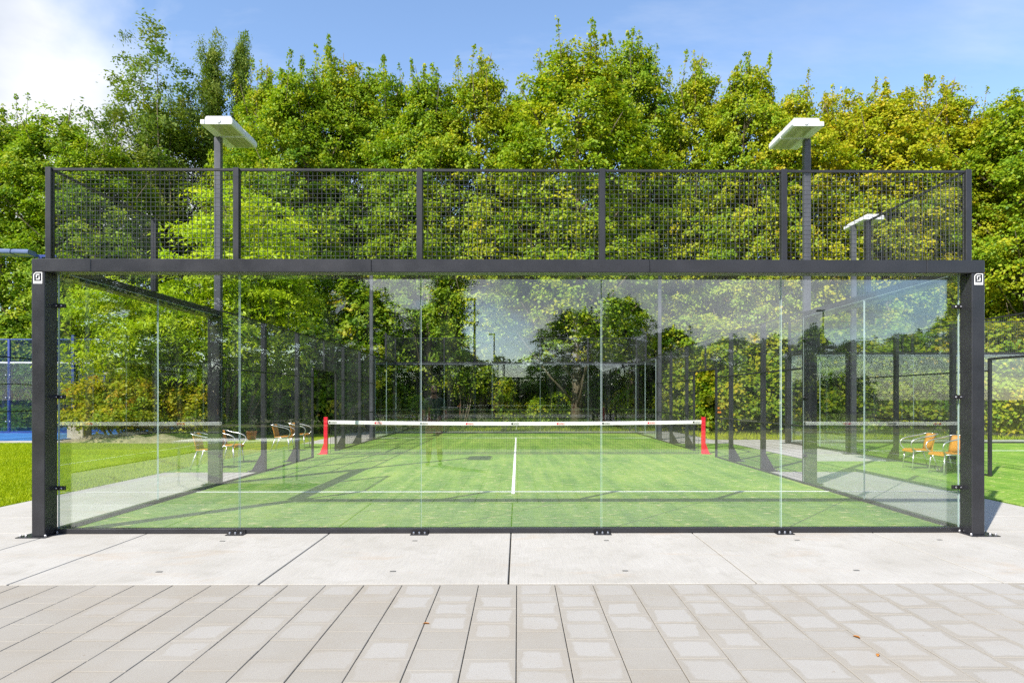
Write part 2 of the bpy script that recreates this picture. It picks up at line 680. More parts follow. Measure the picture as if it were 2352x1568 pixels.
fx = [-7.0, -5.0, -4.0, -2.0, 0.0, 2.0, 4.0, 5.0, 7.0]
front_slabs = {}
for a, b in zip(fx[:-1], fx[1:]):
    front_slabs[(a, b)] = slab(a, b, -2.0, 0.0)
for sgn in (-1, 1):
    ys = [0.0, 0.95, 2.9, 4.9, 5.9]
    for a, b in zip(ys[:-1], ys[1:]):
        slab(min(5 * sgn, 7 * sgn), max(5 * sgn, 7 * sgn), a, b)
    ys = [13.95, 16.0, 18.0, 20.0, 22.0]
    for a, b in zip(ys[:-1], ys[1:]):
        slab(min(5 * sgn, 7 * sgn), max(5 * sgn, 7 * sgn), a, b)
for a, b in zip([-5, -3, -1, 1, 3], [-3, -1, 1, 3, 5]):
    slab(a, b, 20.0, 22.0)
for x in (-3.0, -1.0, 1.0, 3.0, 4.5):
    for y in (-1.62, -0.42):
        if x == 4.5 and y < -1:
            continue
        for (a, b), so in front_slabs.items():
            if a < x < b:
                MB().box(x - 0.024, x + 0.024, y - 0.014, y + 0.014, 0.0005, 0.004).build('lifting_plug', 'plug_grey', so)

# neighbouring apron on the right
apron_r = structure(MB().box(7.02, 21.0, -8.0, 16.0, -0.20, -0.022).build('concrete_apron', 'joint_sand'))
for a, b in ((8.0, 10.0), (10.0, 12.0), (12.0, 14.0), (14.0, 16.0)):
    slab(7.02, 9.0, a, b, apron_r)
for a, b in ((9, 11), (11, 13), (13, 15), (15, 17), (17, 19), (19, 21)):
    slab(a, b, 14.0, 16.0, apron_r)

# turf sheets
turf = structure(MB().box(-5.0, 5.0, 0.0, 20.0, -0.021, 0.012).build('court_turf', 'turf_green'))
for x0, x1, y0, y1 in ((-6.98, -5.01, 5.91, 13.94), (5.01, 7.0, 5.91, 13.94)):
    structure(MB().box(x0, x1, y0, y1, -0.021, 0.009).build('side_turf', 'turf_green'))
structure(MB().box(9.0, 19.0, -6.0, 14.0, -0.021, 0.012).build('court_turf', 'turf_green'))
structure(MB().box(7.03, 8.99, 0.0, 8.0, -0.021, 0.009).build('side_turf', 'turf_green'))


def line(x0, x1, y0, y1, par):
    return MB().box(x0, x1, y0, y1, 0.0125, 0.0165).build('painted_line', 'line_white', par)


line(-5.0, 5.0, 3.03, 3.08, turf)
line(-5.0, 5.0, 16.93, 16.98, turf)
line(-0.025, 0.025, 2.83, 3.029, turf)
line(-0.025, 0.025, 3.081, 16.929, turf)
line(-0.025, 0.025, 16.981, 17.15, turf)
tr2 = bpy.data.objects['court_turf.001']
line(9.0, 19.0, 10.93, 10.98, tr2)

# paving of separate stones in running bond
PW, PL = 0.304, 0.30
pav = structure(MB().box(-9.0, 9.0, -12.0, -2.005, -0.20, -0.012).build('paving', 'joint_sand'))
pm_full = MB().box(0.0026, PW - 0.0026, 0.0026, PL - 0.0026, -0.011, 0.0, bev=0.0025).mesh('paver', 'paver')
pm_half = MB().box(0.0026, PW - 0.0026, 0.0026, PL / 2 - 0.0026, -0.011, 0.0, bev=0.0025).mesh('paver', 'paver')
random.seed(4)
outer = MB()
n_pav = 0
for k in range(-29, 30):
    x0 = 0.066 + PW * k
    y = -2.012
    row = 0
    while y > -11.5:
        half = (row == 1 and k % 2 == 0)
        ln = PL / 2 if half else PL
        xc = x0 + PW / 2
        d = (y - ln / 2) - CAMY
        inview = d > 3.25 and abs(xc - CAMX) < 0.79 * d + 0.35 and y > -4.15
        dz = random.uniform(-0.0012, 0.0012)
        if inview and n_pav < 300:
            p = obj('paver', pm_half if half else pm_full, pav, (x0, y - ln, dz))
            n_pav += 1
        else:
            outer.box(x0 + 0.0026, x0 + PW - 0.0026, y - ln + 0.0015, y - 0.0015, -0.011, dz)
        y -= ln
        row += 1
stuff(outer.build('outer_pavers', 'paver', pav))


# ------------------------------------------------------------------ padel court enclosure
def mesh_panel_xz(x0, x1, z0, z1, y, cell=0.05, r=0.0023):
    m = MB()
    nx, nz = max(1, round((x1 - x0) / cell)), max(1, round((z1 - z0) / cell))
    for i in range(nx + 1):
        x = x0 + (x1 - x0) * i / nx
        m.wire((x, y + 0.0025, z0), (x, y + 0.0025, z1), r)
    for i in range(nz + 1):
        z = z0 + (z1 - z0) * i / nz
        m.wire((x0, y - 0.0015, z), (x1, y - 0.0015, z), r)
    return m


def mesh_panel_yz(y0, y1, z0, z1, x, cell=0.05, r=0.0016):
    m = MB()
    ny, nz = max(1, round((y1 - y0) / cell)), max(1, round((z1 - z0) / cell))
    for i in range(ny + 1):
        y = y0 + (y1 - y0) * i / ny
        m.wire((x + 0.0025, y, z0), (x + 0.0025, y, z1), r)
    for i in range(nz + 1):
        z = z0 + (z1 - z0) * i / nz
        m.wire((x - 0.0015, y0, z), (x - 0.0015, y1, z), r)
    return m


def glass_xz(x0, x1, z0, z1, y, t=0.012, c=0.0025):
    """toughened pane with ground edges"""
    m = MB()
    a, b = y - t / 2, y + t / 2
    m.quad([(x0 + c, a, z0 + c), (x1 - c, a, z0 + c), (x1 - c, a, z1 - c), (x0 + c, a, z1 - c)], 0)
    m.quad([(x0 + c, b, z1 - c), (x1 - c, b, z1 - c), (x1 - c, b, z0 + c), (x0 + c, b, z0 + c)], 0)
    rim = [[(x0 + c, z0 + c), (x1 - c, z0 + c), (x1 - c, z1 - c), (x0 + c, z1 - c)], [(x0, z0), (x1, z0), (x1, z1), (x0, z1)]]
    for k in range(4):
        j = (k + 1) % 4
        i0, i1, o0, o1 = rim[0][k], rim[0][j], rim[1][k], rim[1][j]
        m.quad([(i0[0], a, i0[1]), (o0[0], a + 0.002, o0[1]), (o1[0], a + 0.002, o1[1]), (i1[0], a, i1[1])], 1)
        m.quad([(o0[0], a + 0.002, o0[1]), (o0[0], b - 0.002, o0[1]), (o1[0], b - 0.002, o1[1]), (o1[0], a + 0.002, o1[1])], 1)
        m.quad([(o0[0], b - 0.002, o0[1]), (i0[0], b, i0[1]), (i1[0], b, i1[1]), (o1[0], b - 0.002, o1[1])], 1)
    return m


def swap_xy(m):
    m.v = [(y, x, z) for x, y, z in m.v]
    m.f = [tuple(reversed(f)) for f in m.f]
    return m


def bolt(m, x, y, z, ax, r=0.011, h=0.012, mi=1):
    d = {'x': Vector((1, 0, 0)), 'y': Vector((0, -1, 0)), 'z': Vector((0, 0, 1))}[ax]
    p = Vector((x, y, z))
    m.tube([p, p + d * h * 0.7, p + d * h], [r, r, r * 0.55], 6, mi)


def court(root, paint, wiremat, keep=lambda x, y, z: True, logo=True):
    """a 10 x 20 m glass and mesh padel cage; local y runs from the near wall (0) to the far wall (20)"""
    BK = 'black_steel'

    def part(name, mb, mats, c, parent=root, is_stuff=False):
        if not keep(*c):
            return None
        o = mb.build(name, mats, parent)
        if is_stuff:
            stuff(o)
        return o

    for end in (0, 1):
        # e(y): mirror to the far end
        def e(y0, y1=None):
            if y1 is None:
                return y0 if end == 0 else 20 - y0
            return (y0, y1) if end == 0 else (20 - y1, 20 - y0)
        fy0, fy1 = e(-0.21, -0.012)
        # corner posts with base plates
        for s in (-1, 1):
            xa, xb = (-5.13, -4.99) if s < 0 else (4.99, 5.13)
            p = part('frame_post', MB().box(xa, xb, fy0, fy1, 0.008, 2.838, bev=0.006), paint, (5 * s, e(0), 1.5))
            if p:
                mb = MB().box(min(xa, xa) - 0.11, xb + 0.06, *e(-0.25, -0.02), 0.0005, 0.0075)
                mb = MB().box((-5.26 if s < 0 else 4.95), (-4.95 if s < 0 else 5.26), *e(-0.27, -0.0), 0.0005, 0.009)
                for bx in ((-5.23, -5.17, -4.965) if s < 0 else (5.23, 5.17, 4.965)):
                    for by in (-0.235, -0.05):
                        bolt(mb, bx, e(by), 0.009, 'z', 0.012, 0.024)
                mb.build('base_plate', [paint, 'bolt_steel'], p)
                if logo and end == 0:
                    cx = -5.062 if s < 0 else 5.062
                    y = fy0 - 0.0015
                    w, zb, zt = 0.047, 2.712, 2.856
                    zt = 2.834
                    th = 0.008
                    L = MB()

                    def bar(x0, x1, z0, z1, mi=0, yy=y):
                        L.box(cx + x0, cx + x1, yy - 0.001, yy + 0.001, z0, z1, mi)
                    bar(-w, w, zb, zb + 0.026)
                    bar(-w, -w + th, zb + 0.026, zt - 0.024)
                    bar(w - th, w, zb + 0.026, zt)
                    bar(-w + 0.024, w - th, zt - th, zt)
                    L.prism([(cx - w, zt - 0.024), (cx - w + th, zt - 0.027), (cx - w + 0.027, zt - th), (cx - w + 0.024, zt)], y - 0.001, y + 0.001)
                    sw, sz0, sz1, tt = 0.019, zb + 0.042, zt - 0.022, 0.009
                    zm = (sz0 + sz1) / 2
                    bar(-sw, sw, sz1 - tt, sz1)
                    bar(-sw, -sw + tt, zm - 0.008, sz1 - tt)
                    bar(sw - tt, sw, sz0 + tt, zm + 0.008)
                    bar(-sw, sw, sz0, sz0 + tt)
                    for q in range(7):
                        bar(-0.031 + q * 0.009, -0.031 + q * 0.009 + 0.006, zb + 0.009, zb + 0.017, 1, y - 0.0015)
                    L.build('maker_sticker', ['sticker_white', 'plug_grey'], p)
        # cross beam in lengths
        for a, b in ((-5.13, -4.5), (-4.499, -1.5), (-1.499, 1.5), (1.501, 4.5), (4.501, 5.13)):
            part('frame_beam', MB().box(a, b, fy0, fy1, 2.84, 2.98, bev=0.006), paint, ((a + b) / 2, e(0), 2.9))
        # bottom rail and brackets
        part('bottom_rail', MB().box(-4.988, 4.988, *e(-0.052, 0.034), 0.004, 0.056, bev=0.004), paint, (0, e(0), 0))
        for x in (-3.0, -1.0, 1.0, 3.0):
            mb = MB().box(x - 0.095, x + 0.095, *e(-0.15, -0.053), 0.001, 0.008)
            mb.box(x - 0.09, x + 0.09, *e(-0.062, -0.0535), 0.008, 0.05)
            for bx in (-0.06, 0.0, 0.06):
                bolt(mb, x + bx, e(-0.11), 0.008, 'z', 0.011, 0.024)
            part('bracket', mb, [BK, 'bolt_steel'], (x, e(0), 0))
        # panes of the end wall
        for i in range(5):
            x0, x1 = -5 + 2 * i + 0.005, -5 + 2 * (i + 1) - 0.005
            g = part('glass_pane', glass_xz(x0, x1, 0.052, 2.90, e(0.004)), ['glass_face', 'glass_edge'], ((x0 + x1) / 2, e(0), 1.5))
            if g and i in (0, 4):
                s = -1 if i == 0 else 1
                for z in (0.5, 1.5, 2.5):
                    mb = MB().box(*sorted((s * 5.03, s * 4.90)), *e(-0.040, -0.0026), z - 0.022, z + 0.022, 0, 0.004)
                    bolt(mb, s * 4.93, e(-0.040), z, 'y', 0.012, 0.014)
                    bolt(mb, s * 4.985, e(-0.040), z, 'y', 0.009, 0.012)
                    mb.build('clamp', [BK, 'bolt_steel'], g)
        # upper mesh, its posts and rails
        for i, x in enumerate((-5.035, -3.0, -1.0, 1.0, 3.0, 5.035)):
            part('mesh_post', MB().box(x - 0.031, x + 0.031, *e(-0.10, -0.03), 2.981, 4.0, bev=0.004), paint, (x, e(0), 3.5))
        xs = (-5.035, -3.0, -1.0, 1.0, 3.0, 5.035)
        for i in range(5):
            x0, x1 = xs[i] + 0.032, xs[i + 1] - 0.032
            part('top_rail', MB().box(x0, x1, *e(-0.075, -0.050), 3.972, 3.997), paint, ((x0 + x1) / 2, e(0), 4))
            part('mesh_panel', mesh_panel_xz(x0 + 0.004, x1 - 0.004, 2.995, 3.97, e(-0.063)), wiremat, ((x0 + x1) / 2, e(0), 3.5), is_stuff=True)
        # side walls of this half
        for s in (-1, 1):
            X = lambda a, b: tuple(sorted((s * a, s * b)))
            for a, b in ((0.004, 2.0), (2.001, 3.9)):
                part('side_beam', MB().box(*X(5.02, 5.19), *e(a, b), 2.84, 2.978, bev=0.006), paint, (5 * s, e((a + b) / 2), 2.9))
            p = part('frame_post', MB().box(*X(5.0, 5.2), *e(3.902, 4.04), 0.009, 2.98, bev=0.006), paint, (5 * s, e(4), 1.5))
            if p:
                mb = MB().box(*X(4.985, 5.30), *e(3.86, 4.08), 0.013, 0.020)
                for bx in (5.25,):
                    for by in (3.90, 4.04):
                        bolt(mb, s * bx, e(by), 0.020, 'z', 0.012, 0.024)
                mb.build('base_plate', [paint, 'bolt_steel'], p)
            part('bottom_rail', MB().box(*X(4.99, 5.06), *e(0.04, 3.9), 0.013, 0.056, bev=0.004), paint, (5 * s, e(2), 0))
            for a, b in ((0.02, 1.995), (2.005, 3.975)):
                g = glass_xz(min(e(a), e(b)), max(e(a), e(b)), 0.05, 2.88, s * 4.996)
                g = part('glass_pane', swap_xy(g), ['glass_face', 'glass_edge'], (5 * s, e((a + b) / 2), 1.5))
                if g:
                    for z in (0.5, 1.5, 2.5):
                        yb = 3.93 if b > 3 else 1.9
                        if b < 3:
                            continue
                        mb = MB().box(*X(4.975, 5.02), *e(yb - 0.05, yb + 0.03), z - 0.022, z + 0.022)
                        bolt(mb, s * 4.975 - (0.012 if s > 0 else 0), e(yb - 0.02), z, 'x', 0.011, 0.012)
                        mb.build('clamp', [BK, 'bolt_steel'], g)
            # upper mesh on the first two metres
            part('mesh_post', MB().box(*X(4.99, 5.06), *e(1.93, 2.0), 2.979, 4.0, bev=0.004), paint, (5 * s, e(2), 3.5))
            part('top_rail', MB().box(*X(5.012, 5.037), *e(-0.028, 1.929), 3.972, 3.997), paint, (5 * s, e(1), 4))
            part('mesh_panel', mesh_panel_yz(*e(-0.025, 1.925), 2.995, 3.97, s * 5.025), wiremat, (5 * s, e(1), 3.5), is_stuff=True)
            # mesh bays up to the doorway
            for y in (6.0, 8.0):
                p = part('mesh_post', MB().box(*X(5.02, 5.10), *e(y - 0.055, y + 0.055), 0.010, 3.0, bev=0.004), paint, (5 * s, e(y), 1.5))
                if p:
                    MB().prism([(s * 5.1005, 0.012), (s * 5.30, 0.012), (s * 5.1005, 0.36)], *e(y - 0.045, y + 0.045), 'y').build('gusset', paint, p)
                    mb = MB().box(*X(5.02, 5.38), *e(y - 0.09, y + 0.09), 0.003, 0.0115)
                    for by in (y - 0.065, y + 0.065):
                        bolt(mb, s * 5.345, e(by), 0.0115, 'z', 0.012, 0.024)
                    mb.build('base_plate', [paint, 'bolt_steel'], p)
            dp = part('door_post', MB().box(*X(4.985, 5.035), *e(8.95, 9.0), 0.013, 2.2), paint, (5 * s, e(9), 1.1))
            if dp and s > 0 and end == 0:
                for z, w in ((1.23, 0.05), (1.13, 0.09)):
                    MB().box(5.036, 5.036 + w, 8.94, 9.01, z - 0.026, z + 0.026, bev=0.006).build('door_buffer', 'orange_plastic', dp)
            for z, y1 in ((0.028, 8.949), (1.0, 8.949), (2.0, 8.949), (2.985, 9.999)):
                part('mesh_rail', MB().box(*X(4.992, 5.017), *e(4.041, y1), z - 0.013, z + 0.013), paint, (5 * s, e(6), z))
            part('door_lintel', MB().box(*X(4.985, 5.035), *e(8.95, 9.999), 2.201, 2.24), paint, (5 * s, e(9.5), 2.2))
            for a, b in ((4.06, 5.94), (5.96, 7.94), (7.96, 8.945)):
                for z0, z1 in ((0.045, 0.985), (1.015, 1.985), (2.015, 2.97)):
                    part('mesh_panel', mesh_panel_yz(*e(a, b), z0, z1, s * 5.0045), wiremat, (5 * s, e((a + b) / 2), (z0 + z1) / 2), is_stuff=True)
            part('mesh_panel', mesh_panel_yz(*e(8.965, 9.995), 2.245, 2.97, s * 5.0045), wiremat, (5 * s, e(9.5), 2.6), is_stuff=True)
            if end == 0:
                part('door_mullion', MB().box(*X(5.02, 5.055), 9.975, 10.025, 2.241, 3.0), paint, (5 * s, 10, 2.6))


cage = thing('court_enclosure', 'dark grey padel court cage of glass walls and steel mesh filling the picture', 'court enclosure')
court(cage, 'anthracite', 'wire_dark')

cage_r = thing('court_enclosure', 'dark mesh cage of the neighbouring court behind the two orange chairs on the right', 'court enclosure', (14, -6, 0))


def keep_right(x, y, z):
    wx, wy = x + 14, y - 6
    if abs(x + 5) < 0.6 and wy > 2.8:
        return True
    return wy > 13.5 and wx < 17.5


court(cage_r, 'anthracite', 'wire_dark', keep_right, False)

cage_b = thing('court_enclosure', 'bright blue padel cage beyond the lawn at the far left', 'court enclosure', (-18.5, 20.5, 0))
for k in range(7):
    x = 1.1 - 2.0 * k
    MB().box(x - 0.045, x + 0.045, -0.04, 0.05, 0.011, 3.98, bev=0.005).build('post', 'blue_paint', cage_b)
    if k < 6:
        g = glass_xz(x - 1.995, x - 0.005, 0.08, 2.93, -0.06).build('glass_pane', ['glass_blue', 'glass_edge'], cage_b)
        for z in (0.5, 1.5, 2.45):
            mb = MB()
            bolt(mb, x - 0.08, -0.067, z, 'y', 0.035, 0.03, 0)
            bolt(mb, x - 1.92, -0.067, z, 'y', 0.035, 0.03, 0)
            mb.build('glass_bolts', 'bolt_steel', g)
        MB().box(x - 1.954, x - 0.046, -0.03, 0.03, 2.95, 3.01).build('beam', 'lamp_white', cage_b)
        MB().box(x - 1.954, x - 0.046, -0.02, 0.02, 3.94, 3.98).build('top_rail', 'blue_paint', cage_b)
        stuff(mesh_panel_xz(x - 1.95, x - 0.05, 3.015, 3.935, 0.0, r=0.003).build('mesh_panel', 'wire_blue', cage_b))
        MB().box(x - 1.954, x - 0.046, -0.03, 0.03, 0.012, 0.07).build('bottom_rail', 'blue_paint', cage_b)
MB().box(-0.16, -0.05, -0.20, -0.09, 0.011, 4.12, bev=0.006).build('corner_post', 'blue_paint', cage_b)
for k in range(3):
    y1 = -0.205 - 2.0 * k
    y0 = y1 - 1.995
    MB().box(-0.125, -0.085, y0, y1, 2.96, 3.0).build('mesh_rail', 'black_steel', cage_b)
    MB().box(-0.125, -0.085, y0, y1, 0.98, 1.01).build('mesh_rail', 'black_steel', cage_b)
    MB().box(-0.125, -0.085, y0, y1, 1.98, 2.01).build('mesh_rail', 'black_steel', cage_b)
    MB().box(-0.14, -0.07, y0 - 0.0, y0 + 0.06, 0.011, 2.955).build('post', 'blue_paint', cage_b) if k else None
    stuff(mesh_panel_yz(y0 + 0.07, y1, 0.05, 2.95, -0.105, r=0.0022).build('mesh_panel', 'wire_blue', cage_b))
structure(MB().box(-34, -16.4, 15.6, 42, -0.20, 0.010).build('blue_court_turf', 'turf_blue'))
structure(MB().box(-40, -12.2, 14.55, 15.59, -0.20, 0.003).build('path', 'concrete'))

# ------------------------------------------------------------------ net
net = thing('padel_net', 'black padel net with white top band and red steel posts across the court', 'net', (0, 10, 0))


def net_top(x):
    return 0.855 + 0.045 * (x / 5) ** 2


nm = MB()
xs = np.linspace(-4.86, 4.86, 23)
for i in range(217):
    x = -4.86 + 9.72 * i / 216
    nm.wire((x, 0, 0.02), (x, 0, net_top(x) - 0.09), 0.0023)
for k in range(19):
    f = k / 18
    for a, b in zip(xs[:-1], xs[1:]):
        nm.wire((a, 0.002, 0.02 + f * (net_top(a) - 0.11)), (b, 0.002, 0.02 + f * (net_top(b) - 0.11)), 0.0023 if k else 0.008)
for s in (-1, 1):
    nm.wire((s * 4.86, 0, 0.02), (s * 4.86, 0, 0.8), 0.006)
stuff(nm.build('net_mesh', 'net_string', net))
bd = MB()
prof = [(-0.012, 0.0), (-0.012, 0.078), (-0.006, 0.092), (0.006, 0.092), (0.012, 0.078), (0.012, 0.0)]
xs = np.linspace(-4.925, 4.925, 33)
base = 0
for x in xs:
    zt = net_top(x) - 0.092
    bd.v += [(x, y, zt + z) for y, z in prof]
for i in range(len(xs) - 1):
    for j in range(6):
        a, b = i * 6 + j, i * 6 + (j + 1) % 6
        bd.f.append((a, a + 6, b + 6, b))
        bd.mi.append(0)
band = bd.build('net_band', 'band_white', net)
for i in range(9):
    x = -4.8 + 1.2 * i
    zt = net_top(x) - 0.075
    colr = 'print_black' if i % 2 == 0 else 'print_red'
    D = MB()
    y0, y1 = -0.0145, -0.0127
    xa = x - 0.10

    def dbar(a, b, z0, z1):
        D.box(xa + a, xa + b, y0, y1, zt + z0, zt + z1)
    dbar(0.0, 0.042, 0.0, 0.052)
    dbar(0.0421, 0.20, 0.0, 0.007)
    dbar(0.0421, 0.20, 0.045, 0.052)
    dbar(0.193, 0.20, 0.0071, 0.0449)
    for q in range(7):
        h = (0.016, 0.012, 0.014, 0.012, 0.016, 0.012, 0.014)[q]
        dbar(0.062 + q * 0.0172, 0.062 + q * 0.0172 + 0.012, 0.018, 0.018 + h)
    D.build('sponsor_print', colr, band)
for s in (-1, 1):
    X = lambda a, b: tuple(sorted((s * a, s * b)))
    p = MB().box(*X(4.93, 5.03), -0.04, 0.04, 0.016, 0.985, bev=0.006).build('net_post', 'red_paint', net)
    MB().prism([(s * 5.0305, 0.016), (s * 5.14, 0.016), (s * 5.0305, 0.30)], -0.035, 0.035, 'y').build('foot_gusset', 'red_paint', p)
    mb = MB().box(*X(4.93, 5.20), -0.075, 0.075, 0.0125, 0.0158)
    bolt(mb, s * 5.17, -0.05, 0.0158, 'z', 0.012, 0.02)
    bolt(mb, s * 5.17, 0.05, 0.0158, 'z', 0.012, 0.02)
    mb.build('base_plate', ['red_paint', 'bolt_steel'], p)

# ------------------------------------------------------------------ floodlight masts


def mast(label, x, y, face, body='lamp_white', paint='mast_grey', top=5.98, rz=0.0, shift=0.0):
    """face: +1 the lamps reach towards +x"""
    r = thing('floodlight_mast', label, 'floodlight', (x, y, 0.0), rz, 'floodlight masts round the courts')
    MB().box(-0.055, 0.055, -0.05, 0.05, 0.0, top, bev=0.005).build('pole', paint, r)
    MB().box(-0.035, 0.035, -0.58 + shift, 0.46 + (shift if shift > 0 else 0), top + 0.001, top + 0.075, bev=0.004).build('crossbar', 'lamp_white' if body != 'lamp_blue' else paint, r)
    s = face
    for k, (ya, yb) in enumerate(((-0.57 + shift, -0.065 + shift), (-0.035 + shift, 0.45 + shift))):
        prof = [(s * 0.037, top + 0.005), (s * 0.47, top + 0.005), (s * 0.485, top + 0.03), (s * 0.485, top + 0.09), (s * 0.45, top + 0.135), (s * 0.06, top + 0.135), (s * 0.037, top + 0.10)]
        mb = MB().prism(prof, ya, yb, 'y')
        h = mb.build('lamp_housing', body, r)
        zz = top + 0.0045
        MB().box(*sorted((s * 0.11, s * 0.435)), ya + 0.035, yb - 0.03, zz - 0.004, zz).build('lens', 'lamp_lens', h)
        kn = MB().tube([(s * 0.26, ya, top + 0.055), (s * 0.26, ya - 0.012, top + 0.055)], 0.032, 12)
        kn.build('end_cap', body, h)
        fins = MB()
        for q in range(9):
            fx_ = s * (0.08 + q * 0.045)
            fins.box(fx_ - 0.004, fx_ + 0.004, ya + 0.03, yb - 0.03, top + 0.1355, top + 0.15)
        fins.build('cooling_fins', body, h)
    return r


mast('tall floodlight mast with twin white lamps at the near left of the court', -5.105, 4.10, 1)
mast('tall floodlight mast with twin white lamps at the near right of the court', 5.105, 4.10, -1)
mast('thin floodlight mast at the far left of the court beyond the net', -5.105, 15.90, 1)
mast('thin floodlight mast at the far right of the court beyond the net', 5.105, 15.90, -1)
mast('floodlight mast of the neighbouring court seen through the upper mesh at right', 8.90, 9.86, 1, top=6.02)
pb = at(94, 600, 20.6)
mast('blue floodlight mast half hidden behind the left frame post', pb.x, pb.y, 1, 'lamp_blue', 'blue_paint', 5.92, R(-84), -0.55)

# ------------------------------------------------------------------ chairs


def arc(p0, p1, p2, p3, n=10):
    out = []
    for i in range(n + 1):
        u = i / n
        out.append(tuple((1 - u) ** 3 * a + 3 * u * (1 - u) ** 2 * b + 3 * u * u * (1 - u) * c + u ** 3 * d for a, b, c, d in zip(p0, p1, p2, p3)))
    return out


def sheet(pts, y0, y1, th):
    """curved plate: profile in x-z, constant over y"""
    m = MB()
    n = len(pts)
    up, dn = [], []
    for i, (x, z) in enumerate(pts):
        a, b = pts[max(i - 1, 0)], pts[min(i + 1, n - 1)]
        tx, tz = b[0] - a[0], b[1] - a[1]
        L = math.hypot(tx, tz)
        nx, nz = -tz / L, tx / L
        up.append((x + nx * th / 2, z + nz * th / 2))
        dn.append((x - nx * th / 2, z - nz * th / 2))
    ring = up + dn[::-1]
    for i in range(len(ring)):
        a, b = ring[i], ring[(i + 1) % len(ring)]
        m.quad([(a[0], y0, a[1]), (b[0], y0, b[1]), (b[0], y1, b[1]), (a[0], y1, a[1])])
    for i in range(n - 1):
        m.quad([(up[i][0], y0, up[i][1]), (up[i + 1][0], y0, up[i + 1][1]), (dn[i + 1][0], y0, dn[i + 1][1]), (dn[i][0], y0, dn[i][1])])
        m.quad([(up[i][0], y1, up[i][1]), (dn[i][0], y1, dn[i][1]), (dn[i + 1][0], y1, dn[i + 1][1]), (up[i + 1][0], y1, up[i + 1][1])])
    return m


def chair():
    r = thing('bistro_chair', '-', 'chair', (0, 0, 0), 0, 'woven bistro chairs beside the courts')
    seat = [(-0.20, 0.40), (-0.05, 0.405), (0.10, 0.41), (0.17, 0.408), (0.205, 0.392), (0.215, 0.36)]
    sheet(seat, -0.205, 0.205, 0.022).build('seat', 'woven_resin', r)
    # curved backrest
    m = MB()
    ny = 8
    rows = [(0.40, -0.205), (0.52, -0.225), (0.64, -0.255), (0.74, -0.285)]
    for th in (0.0, -0.02):
        for z, x in rows:
            for j in range(ny + 1):
                y = -0.19 + 0.38 * j / ny
                m.v.append((x - 0.05 * (1 - (y / 0.19) ** 2) + 0.03 + th, y, z))
    n1 = (ny + 1)
    off = n1 * len(rows)
    for i in range(len(rows) - 1):
        for j in range(ny):
            a = i * n1 + j
            m.f.append((a, a + 1, a + n1 + 1, a + n1))
            m.f.append((a + off, a + off + n1, a + off + n1 + 1, a + off + 1))
    for j in range(ny):
        a = (len(rows) - 1) * n1 + j
        m.f.append((a, a + 1, a + 1 + off, a + off))
        m.f.append((j, j + off, j + 1 + off, j + 1))
    for i in range(len(rows) - 1):
        for j in (0, ny):
            a = i * n1 + j
            m.f.append((a, a + n1, a + n1 + off, a + off))
    m.mi = [0] * len(m.f)
    m.build('backrest', 'woven_resin', r, True)
    # one bent tube: over the back and down both arms
    for s in (-1, 1):
        y = s * 0.245
        pts = arc((-0.31, s * 0.03, 0.745), (-0.31, s * 0.24, 0.745), (-0.28, y, 0.74), (-0.20, y, 0.715), 6)
        pts += arc((-0.20, y, 0.715), (0.0, y, 0.66), (0.22, y, 0.66), (0.24, y, 0.55), 8)[1:]
        pts += arc((0.24, y, 0.55), (0.25, y, 0.46), (0.20, s * 0.22, 0.42), (0.14, s * 0.20, 0.395), 6)[1:]
        MB().tube(pts, 0.0125, 8).build('arm_tube', 'aluminium', r, True)
        MB().tube([(0.17, s * 0.19, 0.385), (0.205, s * 0.215, 0.0)], 0.0125, 8).build('leg', 'aluminium', r, True)
        MB().tube([(-0.17, s * 0.18, 0.385), (-0.30, s * 0.21, 0.0)], 0.0125, 8).build('leg', 'aluminium', r, True)
    MB().tube([(-0.17, -0.20, 0.383), (0.16, -0.20, 0.383), (0.16, 0.20, 0.383), (-0.17, 0.20, 0.383), (-0.17, -0.20, 0.383)], 0.011, 6).build('seat_frame', 'aluminium', r, True)
    return r


proto = chair()
spots = [(-6.42, 6.55, 0.08, 'orange woven chair on the left side turf, nearest of the four there'),
         (-6.50, 7.75, -0.10, 'orange woven chair half behind the dark post, second on the left side turf'),
         (-6.46, 11.05, 0.05, 'orange woven chair between two mesh posts, third on the left side turf'),
         (-6.38, 12.20, -0.05, 'orange woven chair on the left farthest away, beside the doorway by the net'),
         (8.42, 6.32, math.pi - 0.12, 'orange woven chair on the right seen whole through the side glass'),
         (8.44, 5.45, math.pi + 0.05, 'orange woven chair on the right cut off by the corner frame post')]
for i, (x, y, rz, lab) in enumerate(spots):
    c = proto if i == 0 else copy_tree(proto)
    c.location = (x, y, 0.010)
    c.rotation_euler = (0, 0, rz)
    c['label'] = lab


# ------------------------------------------------------------------ vegetation
def np_mesh(name, V, F4, tint, mat, extra=None):
    """quads from arrays, one tint value per face"""
    me = bpy.data.meshes.new(name)
    nv, nf = len(V), len(F4)
    me.vertices.add(nv)
    me.vertices.foreach_set('co', np.asarray(V, np.float32).ravel())
    k = F4.shape[1]
    me.loops.add(nf * k)
    me.loops.foreach_set('vertex_index', np.asarray(F4, np.int32).ravel())
    me.polygons.add(nf)
    me.polygons.foreach_set('loop_start', np.arange(0, nf * k, k, dtype=np.int32))
    me.polygons.foreach_set('loop_total', np.full(nf, k, np.int32))
    a = me.attributes.new('tint', 'FLOAT', 'FACE')
    a.data.foreach_set('value', np.asarray(tint, np.float32))
    me.materials.append(MATS[mat])
    me.update(calc_edges=True)
    return me


